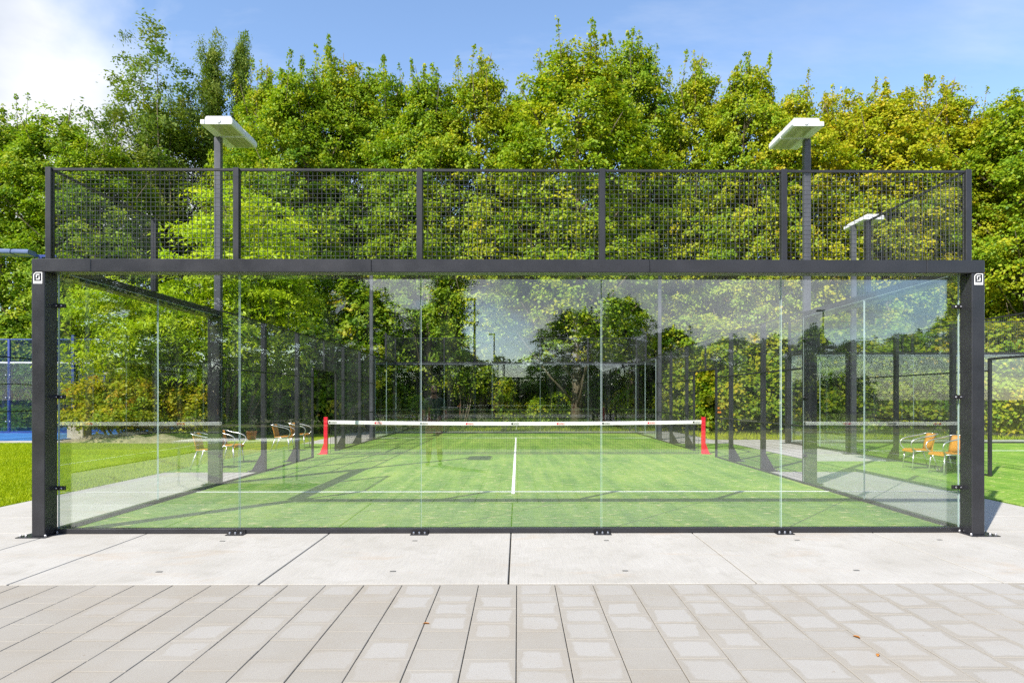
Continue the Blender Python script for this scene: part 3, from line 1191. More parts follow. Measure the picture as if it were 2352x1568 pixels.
def leaves(P, N, size, rng, aspect=0.8, droop=None):
    """one kite-shaped leaf at each point P, facing N"""
    n = len(P)
    N = N / np.linalg.norm(N, axis=1, keepdims=True)
    A = rng.normal(size=(n, 3))
    if droop is not None:
        A = A * (1 - droop) + np.array([0, 0, -1.0]) * droop * 2
    T = A - N * np.sum(A * N, axis=1, keepdims=True)
    T /= np.linalg.norm(T, axis=1, keepdims=True) + 1e-9
    B = np.cross(N, T)
    s = size * rng.uniform(0.65, 1.25, (n, 1))
    fold = N * s * rng.uniform(0.02, 0.16, (n, 1))
    V = np.empty((n, 4, 3))
    V[:, 0] = P - T * s * 0.5
    V[:, 1] = P + B * s * 0.5 * aspect + fold - T * s * 0.08
    V[:, 2] = P + T * s * 0.55
    V[:, 3] = P - B * s * 0.5 * aspect + fold - T * s * 0.08
    F = np.arange(n * 4).reshape(n, 4)
    return V.reshape(-1, 3), F


def sprays(rng, C, out, crad, per, size, flat=0.5, tint_c=None, lean=0.62, aspect=0.85, droop=None, jitter=0.2):
    """leaf sprays round cluster centres C; out: outward direction per cluster"""
    nc = len(C)
    cnt = rng.poisson(per, nc)
    idx = np.repeat(np.arange(nc), cnt)
    n = len(idx)
    r = crad[idx] if isinstance(crad, np.ndarray) else np.full(n, crad)
    off = rng.normal(size=(n, 3)) * 0.5
    off[:, 2] *= flat
    # sprays dip towards their rim
    rr = np.hypot(off[:, 0], off[:, 1])
    off[:, 2] -= 0.35 * rr ** 2
    P = C[idx] + off * r[:, None]
    N = out[idx] * lean + np.array([0, 0, 0.65]) + rng.normal(size=(n, 3)) * 0.5
    V, F = leaves(P, N, size, rng, aspect, droop)
    tc_ = rng.normal(0.5, 0.10, nc) if tint_c is None else tint_c
    t = tc_[idx] + rng.normal(0, jitter * 0.3, n)
    return V, F, t


def join(parts):
    V, F, T, o = [], [], [], 0
    for v, f, t_ in parts:
        V.append(v)
        F.append(f + o)
        T.append(t_)
        o += len(v)
    return np.concatenate(V), np.concatenate(F), np.concatenate(T)


def limb_mesh(name, trunk, limbs):
    m = MB()
    m.tube(trunk[0], trunk[1], 9)
    for p, r in limbs:
        m.tube(p, r, 5)
    return m.mesh(name, 'bark', True)


def maple(seed, h=16.0, rad=2.9, low=0.12, n_cl=900, per=74, leaf=0.126, leaders=5):
    """crown mesh and wood mesh of a broad-leaved tree, base at the origin"""
    rng = np.random.default_rng(seed)
    z0 = h * low
    C, O, Rr = [], [], []
    ph = rng.uniform(0, 6.28, 8)

    def prof(u, a):
        p = rad * (0.50 + 0.62 * math.sin(math.pi * min(1, (u * 0.80 + 0.16)))) * (1.0 if u < 0.66 else 1.0 - 0.42 * ((u - 0.66) / 0.34) ** 2)
        n = math.sin(2 * a + ph[0] + 5 * u) + 0.8 * math.sin(3 * a + ph[1] - 9 * u) + 0.7 * math.sin(a + ph[2] + 13 * u) + 0.5 * math.sin(5 * a + ph[3] + 21 * u)
        return p * (1.0 + 0.11 * n)
    k = 0
    while k < n_cl:
        u, a = rng.uniform(0, 1) ** 0.92, rng.uniform(0, 6.283)
        v = rng.uniform(0.05, 1.0) ** 0.42
        r = prof(u, a) * v
        # open gaps between the boughs
        g = math.sin(4 * a + ph[4] + 17 * u) * math.sin(11 * u + ph[5] + 2 * a)
        if g > 0.32 and rng.uniform() < 0.85:
            continue
        q = np.array([r * math.cos(a), r * math.sin(a), z0 + (h * 0.925 - z0) * u * (1.0 - 0.05 * (v > 0.8) * (u > 0.85)) + rng.normal() * 0.22 + 0.2 * v])
        C.append(q)
        o = np.array([math.cos(a), math.sin(a), 0.15 + 0.9 * max(0, u - 0.55)])
        O.append(o / np.linalg.norm(o))
        Rr.append(rng.uniform(0.26, 0.56))
        k += 1
    lob = []
    for i in range(34):
        u = (i + rng.uniform(0, 1)) / 34
        a = i * 2.4 + rng.uniform(-0.5, 0.5)
        r = prof(u, a) * rng.uniform(0.55, 0.95)
        lob.append((np.array([r * math.cos(a), r * math.sin(a), z0 + (h * 0.95 - z0) * u]), None))
    C, O, Rr = np.array(C), np.array(O), np.array(Rr)
    tc_ = rng.normal(0.5, 0.065, n_cl) + 0.05 * (C[:, 2] / h - 0.5)
    parts = [sprays(rng, C, O, Rr, per, leaf, 0.5, tc_)]
    # leading shoots that stand out of the top
    limbs = []
    for i in range(leaders):
        a = rng.uniform(0, 6.28)
        d = rng.uniform(0, 0.62) * rad
        zt = h * rng.uniform(0.955, 1.01) - 0.18 * d
        ln = rng.uniform(1.4, 2.8)
        n = 26
        u = np.sort(rng.uniform(0, 1, n))
        lx, ly = rng.uniform(-0.12, 0.12, 2)
        P = np.stack([d * math.cos(a) + lx * u * ln, d * math.sin(a) + ly * u * ln, zt - ln + u * ln], 1)
        C2 = P + rng.normal(size=P.shape) * (0.22 * (1.05 - u))[:, None] * np.array([1, 1, 0.4])
        O2 = rng.normal(size=P.shape)
        parts.append(sprays(rng, C2, O2, 0.24 * (1.15 - 0.75 * u), 8, leaf * 0.85, 0.7, rng.normal(0.52, 0.07, n)))
        limbs.append(([tuple(P[0]), tuple(P[-1])], [0.02, 0.006]))
    V, F, T = join(parts)
    # wood
    lean = rng.uniform(-0.3, 0.3, 2)
    ht = h * 0.9
    tp = [(lean[0] * u * u * 2, lean[1] * u * u * 2, ht * u) for u in np.linspace(0, 1, 9)]
    tr_ = [max(0.02, 0.20 * (1 - u) ** 0.8 + 0.015) for u in np.linspace(0, 1, 9)]
    tr_[0] *= 1.35
    for c, r in lob:
        zz = max(0.8, c[2] - rng.uniform(1.4, 3.2))
        b = np.array([lean[0] * (zz / ht) ** 2 * 2, lean[1] * (zz / ht) ** 2 * 2, zz])
        mid = (b + c) / 2 + np.array([0, 0, -0.15])
        limbs.append(([tuple(b), tuple(mid), tuple(c), tuple(c + (c - mid) * 0.35)], [0.07, 0.045, 0.024, 0.008]))
    return np_mesh('crown', V, F, T, 'leaf'), limb_mesh('trunk', (tp, tr_), limbs)


def feathery(seed, h=21.0, spread=2.2, slim=False):
    """loose upright willow-like tree with open, feathery sprays"""
    rng = np.random.default_rng(seed)
    limbs, C, O, Rr = [], [], [], []
    tp = [(0.0, 0.0, z) for z in np.linspace(0, h * (0.93 if slim else 0.55), 7)]
    tr_ = [0.16, 0.14, 0.12, 0.10, 0.08, 0.05, 0.02]
    nl = 16 if slim else 22
    for i in range(nl):
        u = (i + 0.5) / nl
        zb = h * (0.28 + (0.6 if slim else 0.28) * u)
        a = i * 2.4 + rng.uniform(-0.4, 0.4)
        ln = (h * 0.13 if slim else h * rng.uniform(0.26, 0.46))
        reach = spread * (0.35 if slim else rng.uniform(0.55, 1.1)) * (1.15 - 0.5 * u)
        p0 = np.array([0, 0, zb])
        p3 = np.array([reach * math.cos(a), reach * math.sin(a) * 0.8, min(zb + ln, h)])
        p1 = p0 + (p3 - p0) * 0.4 + np.array([reach * 0.25 * math.cos(a), reach * 0.25 * math.sin(a), -0.2])
        pts = [tuple(p0), tuple(p1), tuple(p3)]
        limbs.append((pts, [0.06, 0.035, 0.01]))
        for k in range(24):
            q = rng.uniform(0.3, 1.05)
            b = p1 + (p3 - p1) * (q - 0.4) / 0.6 if q > 0.4 else p0 + (p1 - p0) * q / 0.4
            C.append(b + rng.normal(size=3) * np.array([0.42, 0.42, 0.40]))
            O.append(rng.normal(size=3))
            Rr.append(rng.uniform(0.38, 0.68))
    if slim:
        for k in range(90):
            u = rng.uniform(0.40, 1.0)
            w = 0.75 * (1 - u) ** 0.6 + 0.10
            C.append(np.array([rng.normal() * w * 0.6, rng.normal() * w * 0.6, h * u]))
            O.append(rng.normal(size=3))
            Rr.append(0.25 + 0.35 * (1 - u))
    C, O, Rr = np.array(C), np.array(O), np.array(Rr)
    V, F, T = sprays(rng, C, O, Rr, 105, 0.17, 0.7, None, 0.6, 0.5)
    return np_mesh('crown', V, F, T, 'leaf_willow'), limb_mesh('trunk', (tp, tr_), limbs)


def bush(seed, lobes, n_cl, per, leaf, mat='leaf', crad=(0.25, 0.5), aspect=0.85, droop=None, flat=0.5, stems=6, lean=0.85):
    """shrub from ellipsoid lobes (centre, radii)"""
    rng = np.random.default_rng(seed)
    w = np.array([(r[0] * r[1] + r[0] * r[2] + r[1] * r[2]) for c, r in lobes])
    w = w / w.sum()
    pick = rng.choice(len(lobes), n_cl, p=w)
    C, O = [], []
    for k in pick:
        c, r = lobes[k]
        dv = rng.normal(size=3)
        dv /= np.linalg.norm(dv)
        q = np.array(c) + dv * np.array(r) * rng.uniform(0.55, 1.08)
        q[2] = max(q[2], 0.12)
        C.append(q)
        O.append(dv)
    C, O = np.array(C), np.array(O)
    Rr = rng.uniform(crad[0], crad[1], n_cl)
    V, F, T = sprays(rng, C, O, Rr, per, leaf, flat, None, lean, aspect, droop)
    V[:, 2] = np.maximum(V[:, 2], 0.01)
    limbs = []
    for i in range(stems):
        c, r = lobes[i % len(lobes)]
        a = rng.uniform(0, 6.28)
        b = (c[0] * 0.25 + 0.15 * math.cos(a), c[1] * 0.25 + 0.15 * math.sin(a), 0.0)
        e_ = (c[0] + r[0] * 0.5 * math.cos(a), c[1] + r[1] * 0.5 * math.sin(a), c[2] + r[2] * 0.4)
        m_ = tuple((p + q) / 2 + 0.08 for p, q in zip(b, e_))
        limbs.append(([b, m_, e_], [0.045, 0.03, 0.012]))
    return np_mesh('foliage', V, F, T, mat), limb_mesh('stems', ([(0, 0, 0), (0.02, 0, 0.4), (0.04, 0.02, 0.8)], [0.06, 0.05, 0.03]), limbs)


def plant(name, meshes, label, cat, loc, rz=0.0, scale=(1, 1, 1), tone=0.5, group=None, wood='trunk', leafname='crown'):
    r = thing(name, label, cat, loc, rz, group)
    c = obj(leafname, meshes[0], r)
    wdo = obj(wood, meshes[1], r)
    c.scale = wdo.scale = scale
    c['tone'] = tone
    return r


MAPLES = [maple(11), maple(12, rad=3.1), maple(13, rad=2.7, leaders=9), maple(14, low=0.16, rad=3.2), maple(15, low=0.15, leaders=10), maple(16, rad=3.3, low=0.08)]


def tree_at(x, ytop, d, kind, label, tone, rz, wid=1.0, name='maple_tree', group='trees behind the courts'):
    p = at(x, ytop, d)
    h = p.z / 16.0
    return plant(name, MAPLES[kind], label, 'tree', (p.x, p.y, -0.04), rz, (wid, wid, h), tone, group)


T_ = [
    (18, 232, 31.5, 0, 'dense green tree at the left edge of the picture', 0.47, 0.3, 1.05),
    (128, 222, 33.0, 1, 'dense green tree rising behind the left frame post', 0.45, 1.7, 1.0),
    (228, 285, 31.0, 5, 'lower green tree right of the left frame post, under the white cloud', 0.44, 4.1, 0.9),
    (612, 135, 33.5, 2, 'bright green maple just right of the left floodlight', 0.52, 0.9, 0.95),
    (690, 118, 32.5, 0, 'green maple with a ragged top, second right of the left floodlight', 0.45, 2.2, 0.95),
    (785, 98, 33.0, 3, 'green maple with a pointed top left of the middle mesh panel', 0.50, 3.6, 1.0),
    (880, 120, 32.0, 1, 'green maple with a flat top above the second upper mesh panel', 0.43, 5.0, 0.95),
    (985, 145, 32.5, 4, 'low topped green maple above the second mesh post from the left', 0.47, 0.1, 0.9),
    (1105, 108, 31.5, 2, 'yellow tinged maple with thin shoots above the middle mesh panel', 0.55, 1.2, 0.95),
    (1195, 175, 33.5, 0, 'narrow green maple in the dip left of the tallest olive tree', 0.46, 2.8, 0.85),
    (1325, 68, 31.5, 3, 'tall broad olive green tree in the middle of the treeline', 0.53, 4.4, 1.15),
    (1450, 66, 33.0, 4, 'tall tree with upright spiky shoots right of the broad olive tree', 0.48, 5.7, 0.95),
    (1600, 112, 32.0, 2, 'light green tree with two thin spires left of the right floodlight', 0.55, 0.6, 0.95),
    (1715, 122, 32.5, 4, 'yellow green tree with a loose top close left of the right floodlight', 0.53, 1.9, 0.9),
    (1815, 172, 31.0, 1, 'golden green maple directly behind the right floodlight', 0.62, 3.1, 0.95),
    (1925, 182, 31.5, 5, 'orange tipped maple right of the right floodlight', 0.64, 4.7, 0.95),
    (2045, 165, 31.0, 0, 'golden maple above the right end of the upper mesh', 0.63, 5.5, 1.0),
    (2170, 170, 31.0, 2, 'golden maple above the right frame post', 0.61, 0.4, 1.0),
    (2265, 212, 30.0, 1, 'olive maple right of the right frame post', 0.58, 2.0, 1.0),
    (2360, 170, 30.0, 5, 'dark topped green maple at the right edge of the picture', 0.50, 3.3, 1.05),
    (2480, 190, 29.0, 3, 'green maple just beyond the right edge', 0.55, 1.0, 1.0),
    (-90, 235, 31.0, 3, 'green maple just beyond the left edge', 0.47, 2.5, 1.0),
]
for i_, (x, yt, d, k, lab, tone, rz, wd) in enumerate(T_[:20]):
    tree_at(x, yt, d + (1.6, -0.9, 0.4)[i_ % 3], k, lab, tone, rz, wd)

# darker, lower trees standing deeper in the wood
B_ = [(150, 420, 41), (420, 470, 42), (560, 400, 40), (740, 380, 42), (930, 390, 41), (1130, 400, 43), (1270, 380, 41),
      (1420, 390, 42), (1560, 370, 41), (1680, 380, 42), (1830, 370, 41), (2000, 370, 42), (2160, 360, 41), (2330, 380, 40)]
ORD = ['first', 'second', 'third', 'fourth', 'fifth', 'sixth', 'seventh', 'eighth', 'ninth', 'tenth', 'eleventh', 'twelfth', 'thirteenth', 'fourteenth']
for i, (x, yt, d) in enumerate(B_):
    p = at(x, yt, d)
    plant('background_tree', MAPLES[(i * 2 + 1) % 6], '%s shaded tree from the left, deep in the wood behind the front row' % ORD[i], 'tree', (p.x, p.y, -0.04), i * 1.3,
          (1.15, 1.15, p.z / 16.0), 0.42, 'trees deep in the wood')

# feathery trees on the left skyline
W1 = feathery(31, 21.0, 3.0)
W2 = feathery(32, 21.0, 1.6, True)
W3 = feathery(33, 21.0, 1.5, True)
for x, yt, d, m, lab, rz, sc in ((385, 92, 37.0, W1, 'tall loose feathery tree leaning left against the cloud', 0.5, 1.15),
                                 (486, 88, 37.5, W2, 'slender feathery tree right of the tall loose tree, shorter of the pair', 1.9, 0.62),
                                 (552, 84, 38.5, W3, 'slender spire shaped tree nearest the bright green maples', 3.4, 0.5)):
    p = at(x, yt, d)
    plant('feathery_tree', m, lab, 'tree', (p.x, p.y, -0.04), rz, (sc, sc, p.z / 21.0), 0.6, 'feathery trees on the left skyline')


def lob_at(lobes_px, d, base):
    out = []
    for x, y, rx, rz_, dd in lobes_px:
        p = at(x, y, d + dd)
        k = d / FPX
        out.append(((p.x - base.x, p.y - base.y, p.z), (rx * k, rx * k * 0.8, rz_ * k)))
    return out


# bright lime tree with drooping sprays
lb = at(500, 1000, 24.0)
lb.z = 0
lob = lob_at([(560, 520, 120, 90, 0), (590, 640, 120, 120, 0.3), (480, 620, 110, 110, -0.4), (330, 690, 120, 60, -0.6), (230, 700, 95, 45, -0.2), (420, 760, 150, 70, -0.8),
              (310, 800, 110, 60, -0.4), (560, 760, 120, 90, 0.2), (640, 690, 70, 110, 0.8), (430, 860, 90, 60, -0.2), (640, 820, 50, 70, 0.8)], 24.0, lb)
plant('lime_green_tree', bush(41, lob, 420, 125, 0.19, 'leaf_lime', (0.5, 0.95), 0.36, 0.35, 0.22, 16, 0.45),
      'bright lime green tree with drooping sprays behind the left side glass', 'tree', (lb.x, lb.y, -0.02), tone=0.70)

# yellow green shrub in front of it, and smaller shrubs
sb = at(290, 985, 22.5)
sb.z = 0
lob = lob_at([(190, 915, 55, 50, 0), (280, 905, 80, 60, 0.2), (370, 930, 60, 45, 0.2), (450, 920, 55, 55, 0.4), (250, 955, 100, 25, -0.3), (470, 950, 40, 40, 0.2)], 22.5, sb)
plant('yellow_shrub', bush(42, lob, 330, 60, 0.105, 'leaf', (0.20, 0.36), 0.8, None, 0.5, 8),
      'yellow leaved shrub in front of the lime green tree', 'shrub', (sb.x, sb.y, -0.02), tone=0.66, wood='stems', leafname='foliage')
gb = at(420, 990, 23.2)
gb.z = 0
lob = lob_at([(330, 985, 45, 22, 0), (420, 980, 55, 25, 0.2), (520, 975, 60, 30, 0.6)], 23.2, gb)
plant('low_shrub', bush(43, lob, 110, 45, 0.09, 'leaf', (0.15, 0.28), 0.7), 'low green shrub on the bare earth bank', 'shrub',
      (gb.x, gb.y, -0.02), tone=0.45, wood='stems', leafname='foliage')
for x, y, d, rr, lab, tone in ((45, 960, 30.0, 55, 'pale green shrub behind the blue cage', 0.48), (10, 900, 36.0, 90, 'round dark shrub behind the blue cage at the left edge', 0.4),
                               (190, 900, 36.0, 90, 'dark shrub behind the blue cage beside the frame post', 0.36)):
    b_ = at(x, 990, d)
    b_.z = 0
    lob = lob_at([(x - rr * 0.4, y, rr * 0.7, rr * 0.7, 0), (x + rr * 0.5, y + 15, rr * 0.6, rr * 0.6, 0.2), (x, y + 25, rr * 0.9, rr * 0.4, 0)], d, b_)
    plant('shrub', bush(int(x) + 60, lob, 150, 50, 0.13, 'leaf', (0.25, 0.42)), lab, 'shrub', (b_.x, b_.y, -0.02), tone=tone, wood='stems', leafname='foliage')

# big shrubs that close the view low down, left of the court and along the right
H_ = [(735, 860, 28.5, 90, 150, 'dark green thicket behind the left mesh wall', 0.43),
      (640, 900, 28.0, 80, 110, 'dark thicket between the lime green tree and the mesh wall', 0.36),
      (845, 780, 29.5, 70, 170, 'leafy green thicket left of the far glass wall', 0.46),
      (1590, 830, 29.5, 70, 140, 'pale olive thicket right of the far glass wall', 0.52),
      (1690, 850, 28.0, 75, 130, 'leafy shrub right of the right net post', 0.54),
      (1800, 850, 27.5, 85, 130, 'leafy yellow green shrub behind the right mesh posts', 0.56),
      (1930, 840, 27.0, 90, 140, 'leafy shrub behind the right side glass', 0.50),
      (2060, 850, 27.0, 90, 135, 'leafy shrub behind the two orange chairs', 0.50),
      (2190, 850, 26.5, 90, 135, 'leafy shrub behind the right frame post', 0.54),
      (2330, 850, 26.0, 95, 140, 'leafy shrub at the right edge of the picture', 0.55)]
for i, (x, y, d, rx, ry, lab, tone) in enumerate(H_):
    b_ = at(x, 990, d)
    b_.z = 0
    lob = lob_at([(x - rx * 0.35, y - ry * 0.35, rx * 0.7, ry * 0.55, 0.3), (x + rx * 0.4, y - ry * 0.1, rx * 0.65, ry * 0.6, 0.4), (x, y + ry * 0.45, rx * 1.0, ry * 0.5, -0.3), (x - rx * 0.5, y + ry * 0.7, rx * 0.6, ry * 0.3, -0.5)], d, b_)
    plant('thicket_shrub', bush(70 + i, lob, 260, 62, 0.16, 'leaf', (0.3, 0.55)), lab, 'shrub', (b_.x, b_.y, -0.02), tone=tone,
          group='shrubs along the edge of the wood', wood='stems', leafname='foliage')
# undergrowth behind the far glass
U_ = [(940, 930, 30.0, 45, 40, 0.42), (1160, 930, 29.0, 30, 60, 0.56), (1060, 880, 31.0, 60, 45, 0.52), (1290, 930, 32.0, 45, 35, 0.45), (1440, 935, 30.5, 40, 45, 0.5), (1235, 945, 31.0, 30, 30, 0.5)]
UL = ['low bush behind the left end of the far glass wall', 'thin upright bamboo green bush behind the far glass', 'bright hanging spray of leaves behind the far glass wall',
      'small bush at the foot of the thick trunk behind the far glass', 'leggy bush behind the right end of the far glass wall', 'low bush behind the middle of the far glass wall']
for i, (x, y, d, rx, ry, tone) in enumerate(U_):
    b_ = at(x, 990, d)
    b_.z = 0
    lob = lob_at([(x, y - ry * 0.3, rx * 0.7, ry * 0.7, 0), (x + rx * 0.4, y + ry * 0.3, rx * 0.7, ry * 0.5, 0.2)], d, b_)
    plant('undergrowth_bush', bush(90 + i, lob, 80, 36, 0.12, 'leaf', (0.2, 0.4)), UL[i], 'shrub', (b_.x, b_.y, -0.02), tone=tone, wood='stems', leafname='foliage')

# one dark mass of understorey deep in the wood, behind every gap
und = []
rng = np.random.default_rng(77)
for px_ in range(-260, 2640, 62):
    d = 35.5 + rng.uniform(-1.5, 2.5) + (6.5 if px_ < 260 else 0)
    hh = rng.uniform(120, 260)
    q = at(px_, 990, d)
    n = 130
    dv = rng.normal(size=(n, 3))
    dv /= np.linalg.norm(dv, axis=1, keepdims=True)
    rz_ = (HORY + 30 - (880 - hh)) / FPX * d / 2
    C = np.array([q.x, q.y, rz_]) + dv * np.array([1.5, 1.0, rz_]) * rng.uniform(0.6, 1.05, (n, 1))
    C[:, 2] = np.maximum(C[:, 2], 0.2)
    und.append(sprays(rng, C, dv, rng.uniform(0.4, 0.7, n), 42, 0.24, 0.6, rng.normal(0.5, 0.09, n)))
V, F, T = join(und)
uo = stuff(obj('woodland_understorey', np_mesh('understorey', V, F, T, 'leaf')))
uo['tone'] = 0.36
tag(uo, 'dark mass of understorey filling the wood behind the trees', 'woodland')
# hedge across the square behind the viewer
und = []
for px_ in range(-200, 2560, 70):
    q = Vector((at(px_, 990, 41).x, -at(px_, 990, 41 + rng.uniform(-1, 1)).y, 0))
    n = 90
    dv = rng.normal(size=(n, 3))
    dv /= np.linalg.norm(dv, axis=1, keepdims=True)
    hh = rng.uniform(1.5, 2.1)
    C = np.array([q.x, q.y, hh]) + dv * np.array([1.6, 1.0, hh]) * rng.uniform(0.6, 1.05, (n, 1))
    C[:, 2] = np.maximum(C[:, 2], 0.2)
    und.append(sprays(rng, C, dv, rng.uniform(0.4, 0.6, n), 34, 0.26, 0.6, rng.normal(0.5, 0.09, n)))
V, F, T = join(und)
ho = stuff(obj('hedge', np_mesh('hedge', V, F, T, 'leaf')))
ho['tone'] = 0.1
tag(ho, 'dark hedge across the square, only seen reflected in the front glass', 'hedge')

# earth bank by the lawn
bk = at(300, 1016, 22.0)
rng = np.random.default_rng(5)
m = MB()
nx, ny = 36, 12
for j in range(ny + 1):
    for i in range(nx + 1):
        u, w = i / nx, j / ny
        hgt = 0.30 * math.sin(math.pi * u) ** 0.5 * math.sin(math.pi * min(1, w * 1.1)) ** 0.8 if 0 < w < 0.9 and 0 < u < 1 else 0
        m.v.append((-2.3 + 4.6 * u + 0.1 * math.sin(9 * w), -0.75 + 1.7 * w + 0.18 * math.sin(7 * u), -0.03 + hgt * (1 + 0.25 * math.sin(23 * u + 5 * w)) + rng.uniform(-0.012, 0.012)))
for j in range(ny):
    for i in range(nx):
        a = j * (nx + 1) + i
        m.f.append((a, a + 1, a + nx + 2, a + nx + 1))
        m.mi.append(0)
structure(m.build('earth_bank', 'bare_earth', None, True, (bk.x, bk.y, 0)))
p = at(182, 1003, 24.3)
mb = MB().box(-0.30, 0.32, -0.25, 0.25, -0.05, 0.42, bev=0.03).box(-0.28, 0.30, -0.23, 0.23, 0.421, 0.47, bev=0.02)
tag(mb.build('stone_block', 'stone_block', None, False, (p.x, p.y, 0)), 'pale stone block beside the blue turf at the left', 'stone')


# ------------------------------------------------------------------ grass
def blades(name, seed, n, sampler, hgt, wid, tone):
    rng = np.random.default_rng(seed)
    P = sampler(rng, n)
    n = len(P)
    a = rng.uniform(0, 2 * np.pi, n)
    d = np.stack([np.cos(a), np.sin(a), np.zeros(n)], 1)
    ln = rng.normal(size=(n, 3)) * np.array([0.4, 0.4, 0.0])
    h = hgt * rng.uniform(0.5, 1.3, (n, 1))
    V = np.empty((n, 3, 3))
    V[:, 0] = P - d * wid / 2
    V[:, 1] = P + d * wid / 2
    V[:, 2] = P + np.array([0, 0, 1.0]) * h + ln * h
    pn = np.sin(P[:, 0] * 1.3 + 0.7 * np.sin(P[:, 1] * 1.1)) * np.sin(P[:, 1] * 0.9 + 1.0) * 0.10
    T = rng.normal(0.5, 0.13, n) + pn
    me = np_mesh(name, V.reshape(-1, 3), np.arange(n * 3).reshape(n, 3), T, 'grass_blade')
    o = obj(name, me)
    o['tone'] = tone
    return stuff(o)


def lawn_pts(rng, n):
    d = rng.uniform(8.0, 23.0, n) ** 1.0
    u = rng.uniform(-0.82, -0.42, n)
    x = CAMX + d * u
    y = CAMY + d
    ok = (x < -7.03) & (y < 14.5)
    ok &= ~((x < -12.3) & (y > 14.4))
    return np.stack([x, y, np.full(n, -0.012)], 1)[ok]


tag(blades('lawn_grass', 51, 260000, lawn_pts, 0.045, 0.014, 0.52), 'bright yellow green mown lawn left of the court', 'grass')


def rough_pts(rng, n):
    x = rng.uniform(-16, 24, n)
    y = rng.uniform(16.1, 27, n)
    ok = ((np.abs(x) > 7.05) | (y > 22.05)) & ((x > 7) | (y > 22.05)) & ~((x > 7) & (x < 21) & (y < 16.05))
    return np.stack([x, y, np.full(n, -0.05)], 1)[ok]


tag(blades('rough_grass', 52, 70000, rough_pts, 0.16, 0.02, 0.62), 'rough dry grass along the edge of the wood', 'grass')

# ------------------------------------------------------------------ the other side of the square, seen only as reflections in the glass
def mirror_at(x, y, d):
    p = at(x, y, d)
    return Vector((p.x, -p.y, p.z))


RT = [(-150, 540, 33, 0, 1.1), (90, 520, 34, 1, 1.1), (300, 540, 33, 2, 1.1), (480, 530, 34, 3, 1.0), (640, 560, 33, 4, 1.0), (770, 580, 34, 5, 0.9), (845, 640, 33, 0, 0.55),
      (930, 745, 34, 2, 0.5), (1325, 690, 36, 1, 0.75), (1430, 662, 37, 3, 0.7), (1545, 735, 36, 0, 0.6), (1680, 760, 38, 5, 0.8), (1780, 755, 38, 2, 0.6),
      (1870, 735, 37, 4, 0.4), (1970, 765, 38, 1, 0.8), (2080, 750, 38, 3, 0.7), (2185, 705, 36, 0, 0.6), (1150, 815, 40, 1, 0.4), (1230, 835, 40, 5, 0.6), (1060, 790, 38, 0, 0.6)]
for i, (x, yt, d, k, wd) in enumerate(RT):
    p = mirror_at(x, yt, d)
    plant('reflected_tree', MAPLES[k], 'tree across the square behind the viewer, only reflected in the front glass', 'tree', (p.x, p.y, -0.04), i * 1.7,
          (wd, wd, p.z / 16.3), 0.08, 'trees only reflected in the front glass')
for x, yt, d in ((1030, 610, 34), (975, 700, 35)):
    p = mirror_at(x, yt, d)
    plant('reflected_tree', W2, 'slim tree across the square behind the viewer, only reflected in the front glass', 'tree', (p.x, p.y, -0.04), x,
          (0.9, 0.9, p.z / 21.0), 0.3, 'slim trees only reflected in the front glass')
for x, yt, d, lab in ((1090, 688, 34, 'single headed lamp post reflected in the middle of the front glass'), (1135, 768, 52, 'small far lamp post reflected beside the middle glass seam'),
                      (1891, 714, 40, 'lamp post reflected in the right part of the front glass')):
    p = mirror_at(x, yt, d)
    r = thing('street_lamp', lab, 'street lamp', (p.x, p.y, -0.04), 0, 'street lamps reflected in the front glass')
    MB().tube([(0, 0, 0), (0, 0, p.z * 0.5), (0, 0, p.z)], [0.09, 0.07, 0.05], 8).build('pole', 'grey_metal', r)
    MB().box(-0.42, 0.08, -0.12, 0.12, p.z + 0.001, p.z + 0.11, bev=0.02).build('lamp_head', 'grey_metal', r)

# table standing just outside the picture on the left, seen only as a reflection in the front glass
tb = thing('garden_table', 'long pale table reflected faintly in the left part of the front glass', 'table', (-4.85, -4.35, 0))
MB().box(-1.0, 1.0, -0.40, 0.40, 0.71, 0.75, bev=0.008).build('table_top', 'band_white', tb)
for sx_ in (-1, 1):
    for sy_ in (-1, 1):
        MB().box(sx_ * 0.9 - 0.015, sx_ * 0.9 + 0.015, sy_ * 0.33 - 0.015, sy_ * 0.33 + 0.015, 0.0, 0.709).build('leg', 'lamp_white', tb)
prof_ = [(0.055, 0.0), (0.072, 0.01), (0.085, 0.13), (0.09, 0.15), (0.08, 0.152), (0.07, 0.05)]
m = MB()
for i, (r_, z_) in enumerate(prof_):
    m.v += [(r_ * math.cos(k * math.pi / 8), r_ * math.sin(k * math.pi / 8), z_) for k in range(16)]
for i in range(len(prof_) - 1):
    for k in range(16):
        m.f.append((i * 16 + k, i * 16 + (k + 1) % 16, i * 16 + 16 + (k + 1) % 16, i * 16 + 16 + k))
m.f.append(tuple(reversed(range(16))))
m.f.append(tuple(range(80, 96)))
m.mi = [0] * len(m.f)
tag(m.build('orange_pot', 'orange_plastic', None, False, (-4.62, -4.30, 0.751)), 'small orange pot on the reflected pale table', 'pot')

# ------------------------------------------------------------------ bystander beside the camera, mirrored in the glass
m_paint('skin', (0.46, 0.25, 0.17), 0.5, 0.1)
m_paint('shirt_green', (0.03, 0.075, 0.05), 0.85, 0.25)
m_paint('trouser_rust', (0.60, 0.28, 0.17), 0.85, 0.2)
m_paint('hair_brown', (0.07, 0.035, 0.015), 0.7, 0.3)
m_paint('shoe_dark', (0.03, 0.03, 0.03), 0.6, 0.2)


